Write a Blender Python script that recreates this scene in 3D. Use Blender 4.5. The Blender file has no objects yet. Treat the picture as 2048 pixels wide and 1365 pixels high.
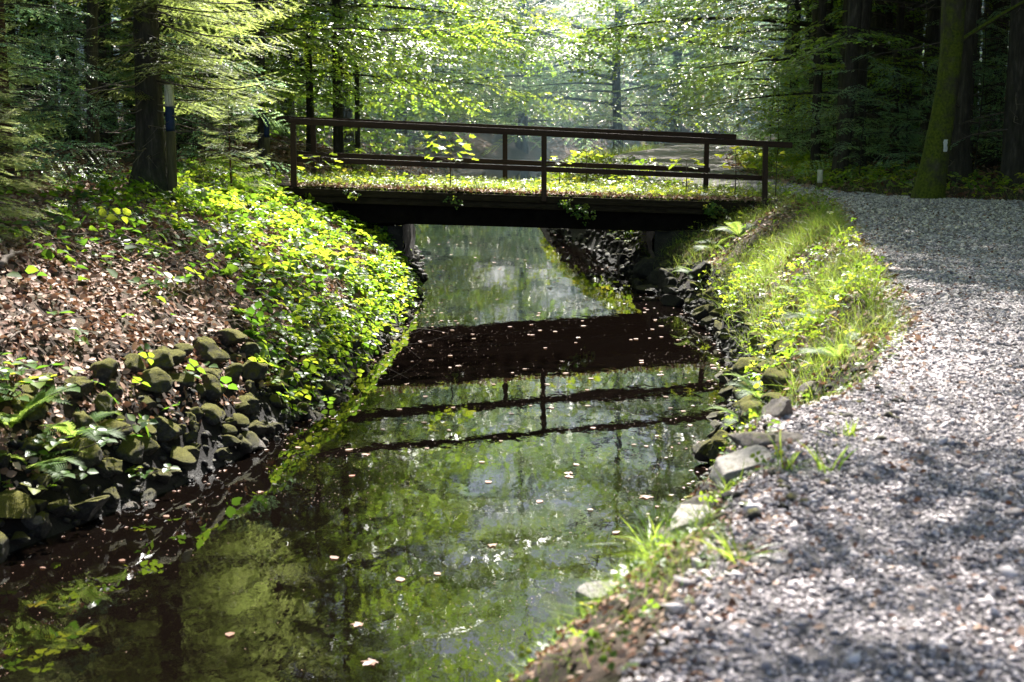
import bpy, math, random
import numpy as np
from mathutils import Vector, Matrix

rng = np.random.default_rng(11)
random.seed(11)
S = bpy.context.scene
COL = S.collection
R = math.radians
PI = math.pi

# ------------------------------------------------------------------ camera
F_PX, PITCH, CAM_Z = 2844.0, R(9.53), 2.95
cd = bpy.data.cameras.new('camera')
cam = bpy.data.objects.new('camera', cd)
COL.objects.link(cam)
cam.location = (0, 0, CAM_Z)
cam.rotation_euler = (PI / 2 - PITCH, 0, 0)
cd.sensor_width = 36.0
cd.lens = 36.0 * F_PX / 2048
cd.clip_start, cd.clip_end = 0.1, 600
cd.dof.use_dof = True
cd.dof.focus_distance = 19.0
cd.dof.aperture_fstop = 3.2
S.camera = cam

# ------------------------------------------------------------------ lie of the land
def curve(pts):
    a = np.array(sorted(pts, key=lambda p: p[0]), float)
    return lambda y: np.interp(y, a[:, 0], a[:, 1])
xL = curve([(-14, -12), (0, -7.2), (5, -4.9), (8, -3.75), (9, -3.37), (10.1, -2.88), (10.6, -2.64), (11.7, -2.27), (12.6, -2.1),
            (13.8, -1.85), (15, -1.72), (17, -1.6), (19, -1.5), (20.8, -1.43), (23.1, -1.47), (28.7, -1.97), (34, -2.68),
            (45, -3.0), (60, -2.2), (75, 2), (90, 8), (150, 40)])
xR = curve([(-14, -8.5), (0, -2.9), (4, -1.0), (5, -.42), (6, .08), (6.5, .36), (7, .6), (7.7, .84), (8.6, 1.08), (9.7, 1.33), (10.6, 1.5), (11.2, 1.6), (12.5, 1.87),
            (14.25, 2.28), (16.3, 2.53), (18.5, 2.6), (21.3, 2.45), (23.1, 2.05), (25.3, 2.0), (29.8, 1.5), (33.3, 0.95),
            (37, .55), (45, .6), (60, 1.6), (75, 5.6), (90, 11.6), (150, 44)])
xP = curve([(-14, -5), (0, -0.8), (3.9, .5), (4.6, .72), (5.4, .98), (6.2, 1.2), (6.9, 1.25), (7.4, 1.75), (8.2, 2.25), (9.5, 2.65), (11.2, 3.05),
            (14, 3.5), (16.8, 4.0), (20, 4.6), (23, 5.0), (25, 4.6), (26.5, 3.95), (28, 3.4), (30, 2.7), (35, 2.05), (40, 2.5), (44, 3.5),
            (50, 5.4), (60, 8.4), (75, 13), (90, 20), (150, 52)])
xQ = curve([(-14, -1), (0, 3.6), (8, 5.2), (13, 6.3), (18, 8.6), (21, 9.0), (22.3, 7.4), (23.3, 6.4), (25, 5.6), (28, 5.3), (32, 5.3), (38, 5.9),
            (44, 7.0), (50, 9.2), (60, 12.2), (75, 17), (90, 24), (150, 56)])

def _h(ix, iy, iz=0):
    n = (ix * 374761393 + iy * 668265263 + iz * 2147483647 + 1274126177) & 0xffffffff
    n = ((n ^ (n >> 13)) * 1274126177) & 0xffffffff
    return ((n ^ (n >> 16)) & 0xffff) / 65535.0
def noise2(x, y):
    x = np.asarray(x, float); y = np.asarray(y, float)
    ix = np.floor(x).astype(np.int64); iy = np.floor(y).astype(np.int64)
    fx = x - ix; fy = y - iy
    fx = fx * fx * (3 - 2 * fx); fy = fy * fy * (3 - 2 * fy)
    a, b, c, d = _h(ix, iy), _h(ix + 1, iy), _h(ix, iy + 1), _h(ix + 1, iy + 1)
    return (a + (b - a) * fx) * (1 - fy) + (c + (d - c) * fx) * fy - .5
def fbm(x, y, o=3):
    v = 0; a = 1.0
    for k in range(o):
        v = v + a * noise2(x * 2 ** k + 17 * k, y * 2 ** k + 31 * k); a *= .5
    return v

def hgt(x, y):
    x = np.asarray(x, float); y = np.asarray(y, float)
    xl, xr, xp, xq = xL(y), xR(y), xP(y), xQ(y)
    s = (xl - x) / (1 + 1.6 * np.clip((y - 40) / 14, 0, 1))
    far = np.clip(y - 56, 0, 60) * .02
    zl = np.interp(s, [0, .45, .9, 1.5, 2.3, 3.4, 8, 40], [0, .58, .92, 1.28, 1.62, 1.83, 2.0, 2.8]) + far * np.clip(s, 0, 1)
    zl = zl - .13 * np.clip((y - 16.5) / 3, 0, 1) * np.clip((25 - y) / 1.5, 0, 1) * np.clip((s - .4) / .8, 0, 1) * np.clip((3.4 - s) / 1.0, 0, 1)
    zl = zl + (fbm(x * .9, y * .9) * .16 + fbm(x * 4, y * 4, 2) * .05) * np.clip(s * 1.5, 0, 1)
    u = (x - xr) / np.maximum(xp - xr, .3)
    zr = np.interp(u, [0, .2, .5, .8, 1], [0, .4, .70, .93, 1]) * 1.4
    bank = np.clip(u * 4, 0, 1) * np.clip((1 - u) * 4, 0, 1)
    zr = zr + (fbm(x * 1.3, y * 1.3) * .16 + fbm(x * 5, y * 5, 2) * .05) * bank
    beyond = np.clip(x - xq, 0, 60)
    zr = zr + np.minimum(beyond, 1) * .06 + beyond * .02 + np.clip(beyond, 0, 1) * fbm(x * .6, y * .6) * .25 + np.clip(x - xp, 0, 1) * fbm(x * .5 + 9, y * .5) * .05
    w = np.minimum(x - xl, xr - x)
    zw = -.6 * np.clip(w / 1.1, 0, 1) ** .8 + fbm(x * 2, y * 2) * .08 * np.clip(w, 0, 1)
    return np.where(s > 0, zl, np.where(x > xr, zr, zw))

def nrm(x, y, e=.06):
    gx = (hgt(x + e, y) - hgt(x - e, y)) / (2 * e)
    gy = (hgt(x, y + e) - hgt(x, y - e)) / (2 * e)
    n = np.stack([-gx, -gy, np.ones_like(gx)], -1)
    return n / np.linalg.norm(n, axis=-1, keepdims=True)

def ray(px, py):
    d = np.array([(px - 1024) / F_PX, 0, 0]); v = (682.5 - py) / F_PX
    return np.array([d[0], math.cos(PITCH) + v * math.sin(PITCH), -math.sin(PITCH) + v * math.cos(PITCH)])
def ground_at(px, py):                                  # where a line of sight measured on the photo meets the ground
    d = ray(px, py); t = 2.0
    while t < 120:
        p = np.array([0, 0, CAM_Z]) + d * t
        if p[2] < float(hgt(p[0], p[1])) or p[2] < 0: return p
        t += .02
    return p
def at_y(px, py, Y):
    d = ray(px, py); return np.array([0, 0, CAM_Z]) + d * (Y / d[1])

# ------------------------------------------------------------------ mesh tools
class G:
    def __init__(s): s.v = []; s.q = []; s.t = []; s.r = []; s.mq = []; s.mt = []; s.n = 0
    def add(s, V, Q=None, T=None, rnd=0.5, mat=0):
        V = np.asarray(V, np.float32).reshape(-1, 3)
        if Q is not None and len(Q):
            Q = np.asarray(Q, np.int64).reshape(-1, 4); s.q.append(Q + s.n); s.mq.append(np.full(len(Q), mat))
        if T is not None and len(T):
            T = np.asarray(T, np.int64).reshape(-1, 3); s.t.append(T + s.n); s.mt.append(np.full(len(T), mat))
        s.v.append(V); s.r.append(np.broadcast_to(np.asarray(rnd, np.float32), (len(V),)).copy()); s.n += len(V)
    def merged(s):
        V = np.concatenate(s.v); r = np.concatenate(s.r)
        Q = np.concatenate(s.q) if s.q else np.zeros((0, 4), np.int64)
        T = np.concatenate(s.t) if s.t else np.zeros((0, 3), np.int64)
        mq = np.concatenate(s.mq) if s.mq else np.zeros(0, int); mt = np.concatenate(s.mt) if s.mt else np.zeros(0, int)
        return V, Q, T, r, mq, mt
    def mesh(s, name, mats, smooth=False):
        V, Q, T, r, mq, mt = s.merged()
        me = bpy.data.meshes.new(name)
        me.vertices.add(len(V)); me.vertices.foreach_set('co', V.astype(np.float32).ravel())
        loops = np.concatenate([Q.ravel(), T.ravel()]).astype(np.int32)
        me.loops.add(len(loops)); me.loops.foreach_set('vertex_index', loops)
        nq, nt = len(Q), len(T)
        me.polygons.add(nq + nt)
        st = np.concatenate([np.arange(nq) * 4, nq * 4 + np.arange(nt) * 3]).astype(np.int32)
        me.polygons.foreach_set('loop_start', st)
        me.polygons.foreach_set('material_index', np.concatenate([mq, mt]).astype(np.int32))
        if smooth: me.polygons.foreach_set('use_smooth', np.ones(nq + nt, bool))
        a = me.attributes.new('rnd', 'FLOAT', 'POINT'); a.data.foreach_set('value', r.astype(np.float32))
        for m in (mats if isinstance(mats, (list, tuple)) else [mats]): me.materials.append(m)
        me.update(); me.validate()
        return me
    def build(s, name, mats, parent=None, smooth=False):
        return link(name, s.mesh(name, mats, smooth), parent)

def link(name, me, parent=None):
    o = bpy.data.objects.new(name, me); COL.objects.link(o)
    if parent is not None: o.parent = parent
    return o
def tag(o, label=None, cat=None, group=None, kind=None):
    if label: o['label'] = label
    if cat: o['category'] = cat
    if group: o['group'] = group
    if kind: o['kind'] = kind
    return o
def empty(name, loc=(0, 0, 0), rz=0, label=None, cat=None, group=None):
    o = bpy.data.objects.new(name, None); COL.objects.link(o)
    o.location = loc; o.rotation_euler = (0, 0, rz); o.empty_display_size = .2
    return tag(o, label, cat, group)
def copy_tree(o, parent=None):
    c = o.copy(); COL.objects.link(c); c.parent = parent
    for ch in list(o.children): copy_tree(ch, c)
    return c

def scatter(g, tmpl, M, P, rnd, mat=0, keep_r=False):
    """copies of a template (V,Q,T,r) with matrices M (n,3,3) and places P (n,3) into one mesh"""
    V, Q, T, r = tmpl; n, k = len(P), len(V)
    if n == 0: return
    W = np.einsum('nij,kj->nki', M, V) + P[:, None, :]
    off = (np.arange(n) * k)[:, None, None]
    rr = np.repeat(np.asarray(rnd, np.float32), k)
    if keep_r: rr = np.clip(rr * .5 + np.tile(r, n) * .5, 0, 1)
    g.add(W.reshape(-1, 3), (Q[None] + off).reshape(-1, 4) if len(Q) else None, (T[None] + off).reshape(-1, 3) if len(T) else None, rr, mat)
def unit(a): return a / np.maximum(np.linalg.norm(a, axis=-1, keepdims=True), 1e-9)
def frame(d, up, s=1.0):
    """matrices whose local y runs along d and whose local z leans to up"""
    d = unit(np.asarray(d, float)); up = np.broadcast_to(np.asarray(up, float), d.shape)
    x = unit(np.cross(d, up)); z = np.cross(x, d)
    s = np.broadcast_to(np.asarray(s, float), d.shape[:-1])
    return np.stack([x, d, z], -1) * s[..., None, None]
def jit(n, a): return rng.normal(0, a, (n, 3))

Z4, Z3 = np.zeros((0, 4), int), np.zeros((0, 3), int)
def leaf_t(w=.3, fold=.06, curl=-.06, long=.45):
    V = np.array([(0, 0, 0), (w, .28, fold), (w * .85, .64, fold), (0, 1, curl), (-w * .85, .64, fold), (-w, .28, fold)], float)
    return V, np.array([(0, 1, 2, 3), (0, 3, 4, 5)]), Z3, np.zeros(6)
LEAF = leaf_t()
BROAD = leaf_t(.42, .08, -.12)
def blade_t(w=.012, bend=.5):
    V = []; Q = []
    for k, t in enumerate((0, .35, .7, 1)):
        ww = w * (1, .95, .65, .06)[k]; y = bend * t ** 2; z = t * (1 - .25 * bend * t)
        V += [(-ww, y, z), (ww, y, z)]
    for k in range(3): Q.append((2 * k, 2 * k + 1, 2 * k + 3, 2 * k + 2))
    return np.array(V), np.array(Q), Z3, np.zeros(8)

def tube(g, pts, rad, n=6, mat=0, rnd=.5, cap=True, wob=0.0):
    pts = np.asarray(pts, float); m = len(pts)
    rad = np.broadcast_to(np.asarray(rad, float), (m,))
    tan = unit(np.gradient(pts, axis=0))
    ref = np.array([0, 0, 1.]) if abs(tan[0, 2]) < .8 else np.array([1., 0, 0])
    x = unit(np.cross(tan, ref)); y = np.cross(tan, x)
    a = np.arange(n) * 2 * PI / n
    rr = rad[:, None] * np.ones(n)
    if wob: rr = rr * (1 + wob * noise2(np.cos(a)[None] * 1.7 + np.arange(m)[:, None] * .35 + pts[0, 0] * 3, np.sin(a)[None] * 1.7 + pts[0, 1] * 3 + 0 * rr) * 2)
    V = pts[:, None] + rr[..., None] * (np.cos(a)[None, :, None] * x[:, None] + np.sin(a)[None, :, None] * y[:, None])
    i = np.arange(m - 1)[:, None] * n; j = np.arange(n)[None]; j2 = (j + 1) % n
    Q = np.stack([i + j, i + j2, i + n + j2, i + n + j], -1).reshape(-1, 4)
    V = V.reshape(-1, 3); T = None
    if cap:
        V = np.concatenate([V, pts[-1:], pts[:1]]); c = m * n
        T = [( (m - 1) * n + k, (m - 1) * n + (k + 1) % n, c) for k in range(n)] + [((k + 1) % n, k, c + 1) for k in range(n)]
    g.add(V, Q, T, rnd, mat)

# ------------------------------------------------------------------ materials
def new_mat(name):
    m = bpy.data.materials.new(name); m.use_nodes = True
    nt = m.node_tree; nt.nodes.clear()
    out = nt.nodes.new('ShaderNodeOutputMaterial')
    return m, nt, out
def N(nt, typ, **kw):
    n = nt.nodes.new(typ)
    for k, v in kw.items():
        if k in n.inputs: n.inputs[k].default_value = v
        else: setattr(n, k, v)
    return n
def ramp(nt, stops):
    n = nt.nodes.new('ShaderNodeValToRGB'); e = n.color_ramp.elements
    while len(e) < len(stops): e.new(.5)
    for el, (p, c) in zip(e, stops): el.position = p; el.color = (*c, 1)
    return n
L_ = lambda nt, a, b: nt.links.new(a, b)

def leaf_mat(name, stops, tstops, mix=.5, rough=.38, spec=.5):
    m, nt, out = new_mat(name)
    at = N(nt, 'ShaderNodeAttribute', attribute_name='rnd')
    oi = N(nt, 'ShaderNodeObjectInfo')
    ad = N(nt, 'ShaderNodeMath', operation='MULTIPLY_ADD'); ad.inputs[1].default_value = .25
    L_(nt, oi.outputs['Random'], ad.inputs[0])
    mu = N(nt, 'ShaderNodeMath', operation='MULTIPLY'); mu.inputs[1].default_value = .8
    L_(nt, at.outputs['Fac'], mu.inputs[0]); L_(nt, mu.outputs[0], ad.inputs[2])
    r1 = ramp(nt, stops); r2 = ramp(nt, tstops)
    L_(nt, ad.outputs[0], r1.inputs[0]); L_(nt, ad.outputs[0], r2.inputs[0])
    p = N(nt, 'ShaderNodeBsdfPrincipled', Roughness=rough); p.inputs['Specular IOR Level'].default_value = spec
    t = N(nt, 'ShaderNodeBsdfTranslucent')
    L_(nt, r1.outputs[0], p.inputs['Base Color']); L_(nt, r2.outputs[0], t.inputs['Color'])
    mx = N(nt, 'ShaderNodeMixShader'); mx.inputs[0].default_value = mix
    L_(nt, p.outputs[0], mx.inputs[1]); L_(nt, t.outputs[0], mx.inputs[2]); L_(nt, mx.outputs[0], out.inputs[0])
    return m

def noise_mat(name, stops, scale=6, rough=.85, bump=.4, bscale=None, moss=None, spec=.3, stretch=None, detail=6, wet=False, use_rnd=0.0):
    m, nt, out = new_mat(name)
    tc = N(nt, 'ShaderNodeTexCoord')
    src = tc.outputs['Object']
    if stretch:
        mp = N(nt, 'ShaderNodeMapping'); mp.inputs['Scale'].default_value = stretch
        L_(nt, src, mp.inputs[0]); src = mp.outputs[0]
    no = N(nt, 'ShaderNodeTexNoise', Scale=scale, Detail=detail, Roughness=.65); L_(nt, src, no.inputs['Vector'])
    fac = no.outputs['Fac']
    if use_rnd:
        at = N(nt, 'ShaderNodeAttribute', attribute_name='rnd')
        mm = N(nt, 'ShaderNodeMix'); mm.inputs[0].default_value = use_rnd
        L_(nt, fac, mm.inputs[2]); L_(nt, at.outputs['Fac'], mm.inputs[3]); fac = mm.outputs[0]
    rp = ramp(nt, stops); L_(nt, fac, rp.inputs[0])
    colr = rp.outputs[0]
    geo = N(nt, 'ShaderNodeNewGeometry')
    if name == 'soil':                                   # earth colour darkens where the ground is steep
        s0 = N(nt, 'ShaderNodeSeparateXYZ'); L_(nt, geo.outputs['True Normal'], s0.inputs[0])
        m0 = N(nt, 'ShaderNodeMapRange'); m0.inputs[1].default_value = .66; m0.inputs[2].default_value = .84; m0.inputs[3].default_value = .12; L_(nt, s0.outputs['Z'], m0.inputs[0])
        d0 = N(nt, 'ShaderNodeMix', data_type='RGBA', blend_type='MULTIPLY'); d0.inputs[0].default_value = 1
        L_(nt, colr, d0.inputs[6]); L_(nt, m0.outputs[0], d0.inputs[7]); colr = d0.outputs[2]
    if moss:
        mc, lo, hi = moss
        n2 = N(nt, 'ShaderNodeTexNoise', Scale=scale * .6, Detail=5, Roughness=.7); L_(nt, tc.outputs['Object'], n2.inputs['Vector'])
        sp = N(nt, 'ShaderNodeSeparateXYZ'); L_(nt, geo.outputs['Normal'], sp.inputs[0])
        sm = N(nt, 'ShaderNodeMath', operation='ADD'); L_(nt, n2.outputs['Fac'], sm.inputs[0])
        hm = N(nt, 'ShaderNodeMath', operation='MULTIPLY'); hm.inputs[1].default_value = .5
        L_(nt, sp.outputs['Z'], hm.inputs[0]); L_(nt, hm.outputs[0], sm.inputs[1])
        mr = N(nt, 'ShaderNodeMapRange'); mr.inputs[1].default_value = lo; mr.inputs[2].default_value = hi; L_(nt, sm.outputs[0], mr.inputs[0])
        n3 = N(nt, 'ShaderNodeTexNoise', Scale=scale * 7, Detail=3); L_(nt, tc.outputs['Object'], n3.inputs['Vector'])
        r3 = ramp(nt, mc); L_(nt, n3.outputs['Fac'], r3.inputs[0])
        mx = N(nt, 'ShaderNodeMix', data_type='RGBA'); L_(nt, mr.outputs[0], mx.inputs[0]); L_(nt, colr, mx.inputs[6]); L_(nt, r3.outputs[0], mx.inputs[7])
        colr = mx.outputs[2]
    p = N(nt, 'ShaderNodeBsdfPrincipled', Roughness=rough); p.inputs['Specular IOR Level'].default_value = spec
    if wet:                                              # darker and shinier just above the water line
        sz = N(nt, 'ShaderNodeSeparateXYZ'); L_(nt, geo.outputs['Position'], sz.inputs[0])
        mz = N(nt, 'ShaderNodeMapRange'); mz.inputs[1].default_value = -.18; mz.inputs[2].default_value = .22; L_(nt, sz.outputs['Z'], mz.inputs[0])
        dk = N(nt, 'ShaderNodeMix', data_type='RGBA', blend_type='MULTIPLY'); dk.inputs[0].default_value = 1
        g2 = ramp(nt, [(0, (.15, .11, .085)), (.45, (.4, .35, .32)), (1, (1, 1, 1))]); L_(nt, mz.outputs[0], g2.inputs[0])
        L_(nt, colr, dk.inputs[6]); L_(nt, g2.outputs[0], dk.inputs[7]); colr = dk.outputs[2]
        ro = N(nt, 'ShaderNodeMapRange'); ro.inputs[3].default_value = .3; ro.inputs[4].default_value = rough; L_(nt, mz.outputs[0], ro.inputs[0]); L_(nt, ro.outputs[0], p.inputs['Roughness'])
    L_(nt, colr, p.inputs['Base Color'])
    if bump:
        nb = N(nt, 'ShaderNodeTexNoise', Scale=bscale or scale * 4, Detail=6, Roughness=.7); L_(nt, src, nb.inputs['Vector'])
        b = N(nt, 'ShaderNodeBump', Strength=bump, Distance=.03); L_(nt, nb.outputs['Fac'], b.inputs['Height']); L_(nt, b.outputs[0], p.inputs['Normal'])
    L_(nt, p.outputs[0], out.inputs[0])
    return m

GREEN = [(0, (.018, .045, .012)), (.5, (.035, .085, .018)), (1, (.075, .13, .02))]
TGREEN = [(0, (.16, .32, .03)), (.5, (.40, .58, .04)), (1, (.68, .72, .07))]
M = {}
M['beech'] = leaf_mat('beech_leaf', [(0, (.018, .05, .018)), (.5, (.035, .09, .028)), (1, (.08, .14, .03))], [(0, (.16, .38, .06)), (.5, (.46, .70, .06)), (1, (.82, .86, .09))], .5, .3, .85)
M['beechhaze'] = leaf_mat('haze_tinted_beech_leaf', [(0, (.02, .06, .04)), (.5, (.04, .1, .06)), (1, (.09, .15, .06))], [(0, (.18, .44, .26)), (.5, (.46, .74, .34)), (1, (.82, .88, .26))], .5, .3, .75)  # bluish haze of the distance is mixed into these leaf colours
M['bramble'] = leaf_mat('bramble_leaf', [(0, (.022, .065, .012)), (.6, (.06, .13, .02)), (1, (.17, .2, .025))], [(0, (.09, .25, .02)), (.45, (.32, .5, .03)), (.8, (.62, .69, .05)), (1, (.78, .68, .08))], .48, .4, .42)
M['needle'] = leaf_mat('spruce_needle', [(0, (.02, .045, .012)), (.6, (.04, .075, .02)), (1, (.085, .12, .03))], [(0, (.2, .3, .06)), (.6, (.58, .68, .18)), (1, (.85, .88, .36))], .6, .42, .5)
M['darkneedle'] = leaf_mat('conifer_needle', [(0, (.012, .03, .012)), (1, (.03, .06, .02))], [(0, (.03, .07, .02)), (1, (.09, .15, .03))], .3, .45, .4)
M['grass'] = leaf_mat('grass_blade', [(0, (.03, .07, .012)), (.6, (.06, .13, .02)), (1, (.22, .2, .08))], [(0, (.16, .34, .03)), (.55, (.38, .54, .06)), (.85, (.55, .58, .1)), (1, (.62, .5, .25))], .5, .4, .4)
M['fern'] = leaf_mat('fern_frond', [(0, (.03, .08, .015)), (1, (.08, .15, .03))], [(0, (.22, .42, .05)), (1, (.55, .62, .15))], .5, .5, .2)
M['litter'] = leaf_mat('dead_leaf', [(0, (.07, .03, .018)), (.35, (.2, .10, .065)), (.7, (.38, .25, .18)), (.93, (.55, .42, .33)), (1, (.35, .11, .03))], [(0, (.1, .04, .02)), (1, (.3, .16, .08))], .18, .6, .2)
M['floating'] = leaf_mat('floating_leaf', [(0, (.15, .055, .03)), (.5, (.20, .095, .055)), (.85, (.27, .16, .11)), (1, (.26, .05, .015))], [(0, (.25, .1, .05)), (1, (.4, .25, .12))], .2, .5, .4)
MOSSC = [(.3, (.02, .024, .004)), (.5, (.11, .11, .010)), (.72, (.34, .29, .03))]
M['bark'] = noise_mat('bark', [(.3, (.016, .014, .011)), (.55, (.05, .042, .034)), (.75, (.12, .10, .085))], 5, .9, .9, 18, moss=([(.3, (.015, .025, .006)), (.7, (.045, .06, .012))], .55, .95), stretch=(3, 3, .6))
M['redbark'] = noise_mat('red_bark', [(.3, (.035, .014, .009)), (.7, (.12, .055, .036))], 7, .9, .6, 22, stretch=(3, 3, .6))
M['mossbark'] = noise_mat('mossy_bark', [(.3, (.02, .017, .012)), (.6, (.06, .05, .035)), (.8, (.13, .12, .10))], 4, .9, .7, 16, moss=([(.3, (.03, .045, .004)), (.7, (.11, .13, .010))], .38, .56), stretch=(2, 2, .7))
M['twig'] = noise_mat('twig', [(.3, (.03, .022, .017)), (.7, (.10, .08, .065))], 9, .85, .3)
M['deadtwig'] = noise_mat('dead_twig', [(.3, (.06, .045, .036)), (.7, (.2, .16, .13))], 9, .85, .3)
M['rock'] = noise_mat('mossy_rock', [(.3, (.03, .026, .022)), (.55, (.09, .078, .066)), (.75, (.22, .2, .18))], 5, .9, 1.0, 26, moss=(MOSSC, .54, .84), wet=True)
M['barerock'] = noise_mat('bare_rock', [(.3, (.07, .058, .05)), (.55, (.17, .145, .125)), (.75, (.3, .27, .24))], 6, .8, .7, 24, moss=(MOSSC, .92, 1.2), wet=True)
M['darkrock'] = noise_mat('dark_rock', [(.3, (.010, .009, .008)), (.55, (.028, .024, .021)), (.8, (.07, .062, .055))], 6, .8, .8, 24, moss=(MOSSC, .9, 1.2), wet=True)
M['palerock'] = noise_mat('pale_rock', [(.28, (.18, .155, .13)), (.42, (.42, .385, .345)), (.6, (.58, .54, .49)), (.78, (.72, .68, .62))], 7, .85, 1.0, 34, moss=(MOSSC, 1.0, 1.25))
M['stone'] = noise_mat('gravel_stone', [(.0, (.065, .057, .058)), (.3, (.21, .187, .192)), (.6, (.45, .40, .40)), (.88, (.76, .68, .665)), (1, (.32, .19, .12))], 30, .75, .3, 60, use_rnd=.8)
M['soil'] = noise_mat('soil', [(.25, (.022, .015, .011)), (.5, (.065, .043, .031)), (.75, (.14, .095, .07))], 8, .95, .8, 40, wet=True, moss=([(.3, (.015, .02, .005)), (.7, (.05, .06, .012))], .9, 1.25))
M['gravel'] = noise_mat('gravel_bed', [(.25, (.07, .062, .062)), (.5, (.17, .155, .155)), (.75, (.32, .29, .285))], 26, .9, .9, 45)
M['wood'] = noise_mat('brown_stained_wood', [(.3, (.018, .008, .006)), (.6, (.042, .02, .013)), (.8, (.09, .05, .034))], 4, .6, .3, 20, stretch=(1, 9, 9), spec=.25)
M['beam'] = noise_mat('dark_beam', [(.3, (.012, .009, .006)), (.7, (.045, .034, .022))], 5, .9, .3, 20, stretch=(1, 6, 6), spec=.08)
M['steel'] = noise_mat('black_girder', [(.3, (.004, .003, .003)), (.7, (.010, .008, .007))], 6, .9, .2, spec=.03)
M['white'] = noise_mat('weathered_white_paint', [(.28, (.2, .18, .13)), (.5, (.58, .55, .45)), (.8, (.76, .74, .65))], 9, .7, .2, stretch=(4, 4, .5))
M['blue'] = noise_mat('blue_paint', [(.3, (.006, .016, .05)), (.7, (.012, .032, .095))], 8, .55, .2)
M['post'] = noise_mat('weathered_post', [(.3, (.04, .035, .016)), (.7, (.12, .105, .05))], 6, .85, .4, stretch=(4, 4, .5))
M['whitemark'] = noise_mat('white_mark', [(.3, (.5, .5, .5)), (.7, (.8, .8, .8))], 14, .8, .2)

def water_mat():
    m, nt, out = new_mat('canal_water')
    tc = N(nt, 'ShaderNodeTexCoord')
    mp = N(nt, 'ShaderNodeMapping'); mp.inputs['Scale'].default_value = (1, .45, 1); L_(nt, tc.outputs['Object'], mp.inputs[0])
    n1 = N(nt, 'ShaderNodeTexNoise', Scale=9, Detail=3); L_(nt, mp.outputs[0], n1.inputs['Vector'])
    n2 = N(nt, 'ShaderNodeTexNoise', Scale=2.0, Detail=2); L_(nt, mp.outputs[0], n2.inputs['Vector'])
    ad = N(nt, 'ShaderNodeMath', operation='MULTIPLY_ADD'); ad.inputs[1].default_value = .25
    L_(nt, n1.outputs['Fac'], ad.inputs[0]); L_(nt, n2.outputs['Fac'], ad.inputs[2])
    b = N(nt, 'ShaderNodeBump', Strength=.05, Distance=.05); L_(nt, ad.outputs[0], b.inputs['Height'])
    fr = N(nt, 'ShaderNodeFresnel', IOR=1.55); L_(nt, b.outputs[0], fr.inputs['Normal'])
    gl = N(nt, 'ShaderNodeBsdfGlossy', Roughness=.004); L_(nt, b.outputs[0], gl.inputs['Normal'])
    tr = N(nt, 'ShaderNodeBsdfTransparent'); tr.inputs[0].default_value = (.25, .155, .10, 1)
    df = N(nt, 'ShaderNodeBsdfDiffuse'); df.inputs[0].default_value = (.007, .0045, .0034, 1)      # peaty murk
    m1 = N(nt, 'ShaderNodeMixShader'); m1.inputs[0].default_value = .35; L_(nt, tr.outputs[0], m1.inputs[1]); L_(nt, df.outputs[0], m1.inputs[2])
    mx = N(nt, 'ShaderNodeMixShader'); L_(nt, fr.outputs[0], mx.inputs[0]); L_(nt, m1.outputs[0], mx.inputs[1]); L_(nt, gl.outputs[0], mx.inputs[2])
    L_(nt, mx.outputs[0], out.inputs[0])
    return m
M['water'] = water_mat()

# ------------------------------------------------------------------ the setting
def strip(name, mat, ys, cols, zf, kind='structure'):
    g = G(); X = np.stack([cols(y) for y in ys]); Y = np.repeat(np.asarray(ys)[:, None], X.shape[1], 1)
    Zz = zf(X, Y); V = np.stack([X, Y, Zz], -1).reshape(-1, 3); n = X.shape[1]; m = X.shape[0]
    i = np.arange(m - 1)[:, None] * n + np.arange(n - 1)[None]
    g.add(V, np.stack([i, i + 1, i + n + 1, i + n], -1).reshape(-1, 4))
    o = g.build(name, mat, smooth=True)
    return tag(o, kind=kind)
ys = np.concatenate([np.arange(-14, 2, .8), np.arange(2, 14, .07), np.arange(14, 27, .1), np.arange(27, 45, .3), np.arange(45, 100, 1.2), np.arange(100, 261, 10)])
def gcols(y):
    l, r, p, q = float(xL(y)), float(xR(y)), float(xP(y)), float(xQ(y))
    seg = lambda a, b, n: np.linspace(a, b, n, endpoint=False)
    return np.concatenate([seg(-160, -40, 8), seg(-40, l - 8, 14), seg(l - 8, l - 4, 16), seg(l - 4, l, 56), seg(l, r, 26), seg(r, p, 44), seg(p, q, 22), seg(q, q + 6, 20), seg(q + 6, 60, 16), np.linspace(60, 160, 8)])
strip('ground', M['soil'], ys, gcols, hgt)
pys = np.concatenate([np.arange(-10, 2, .6), np.arange(2, 27, .09), np.arange(27, 60, .3)])
def pcols(y):
    a = float(xP(y)) + float(fbm(y * 1.6, 3.3)) * .16; b = float(xQ(y)) + float(fbm(y * 1.3, 8.1)) * .3
    return np.linspace(a - .02, b, 44)
strip('gravel_path', M['gravel'], pys, pcols, lambda X, Y: hgt(X, Y) + .014 + fbm(X * 9, Y * 9, 2) * .012)
wys = np.concatenate([np.arange(-12, 30, 1.0), np.arange(30, 96, 2.0)])
strip('canal_water', M['water'], wys, lambda y: np.linspace(float(xL(y)) - .35, float(xR(y)) + .35, 5), lambda X, Y: X * 0)

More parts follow.
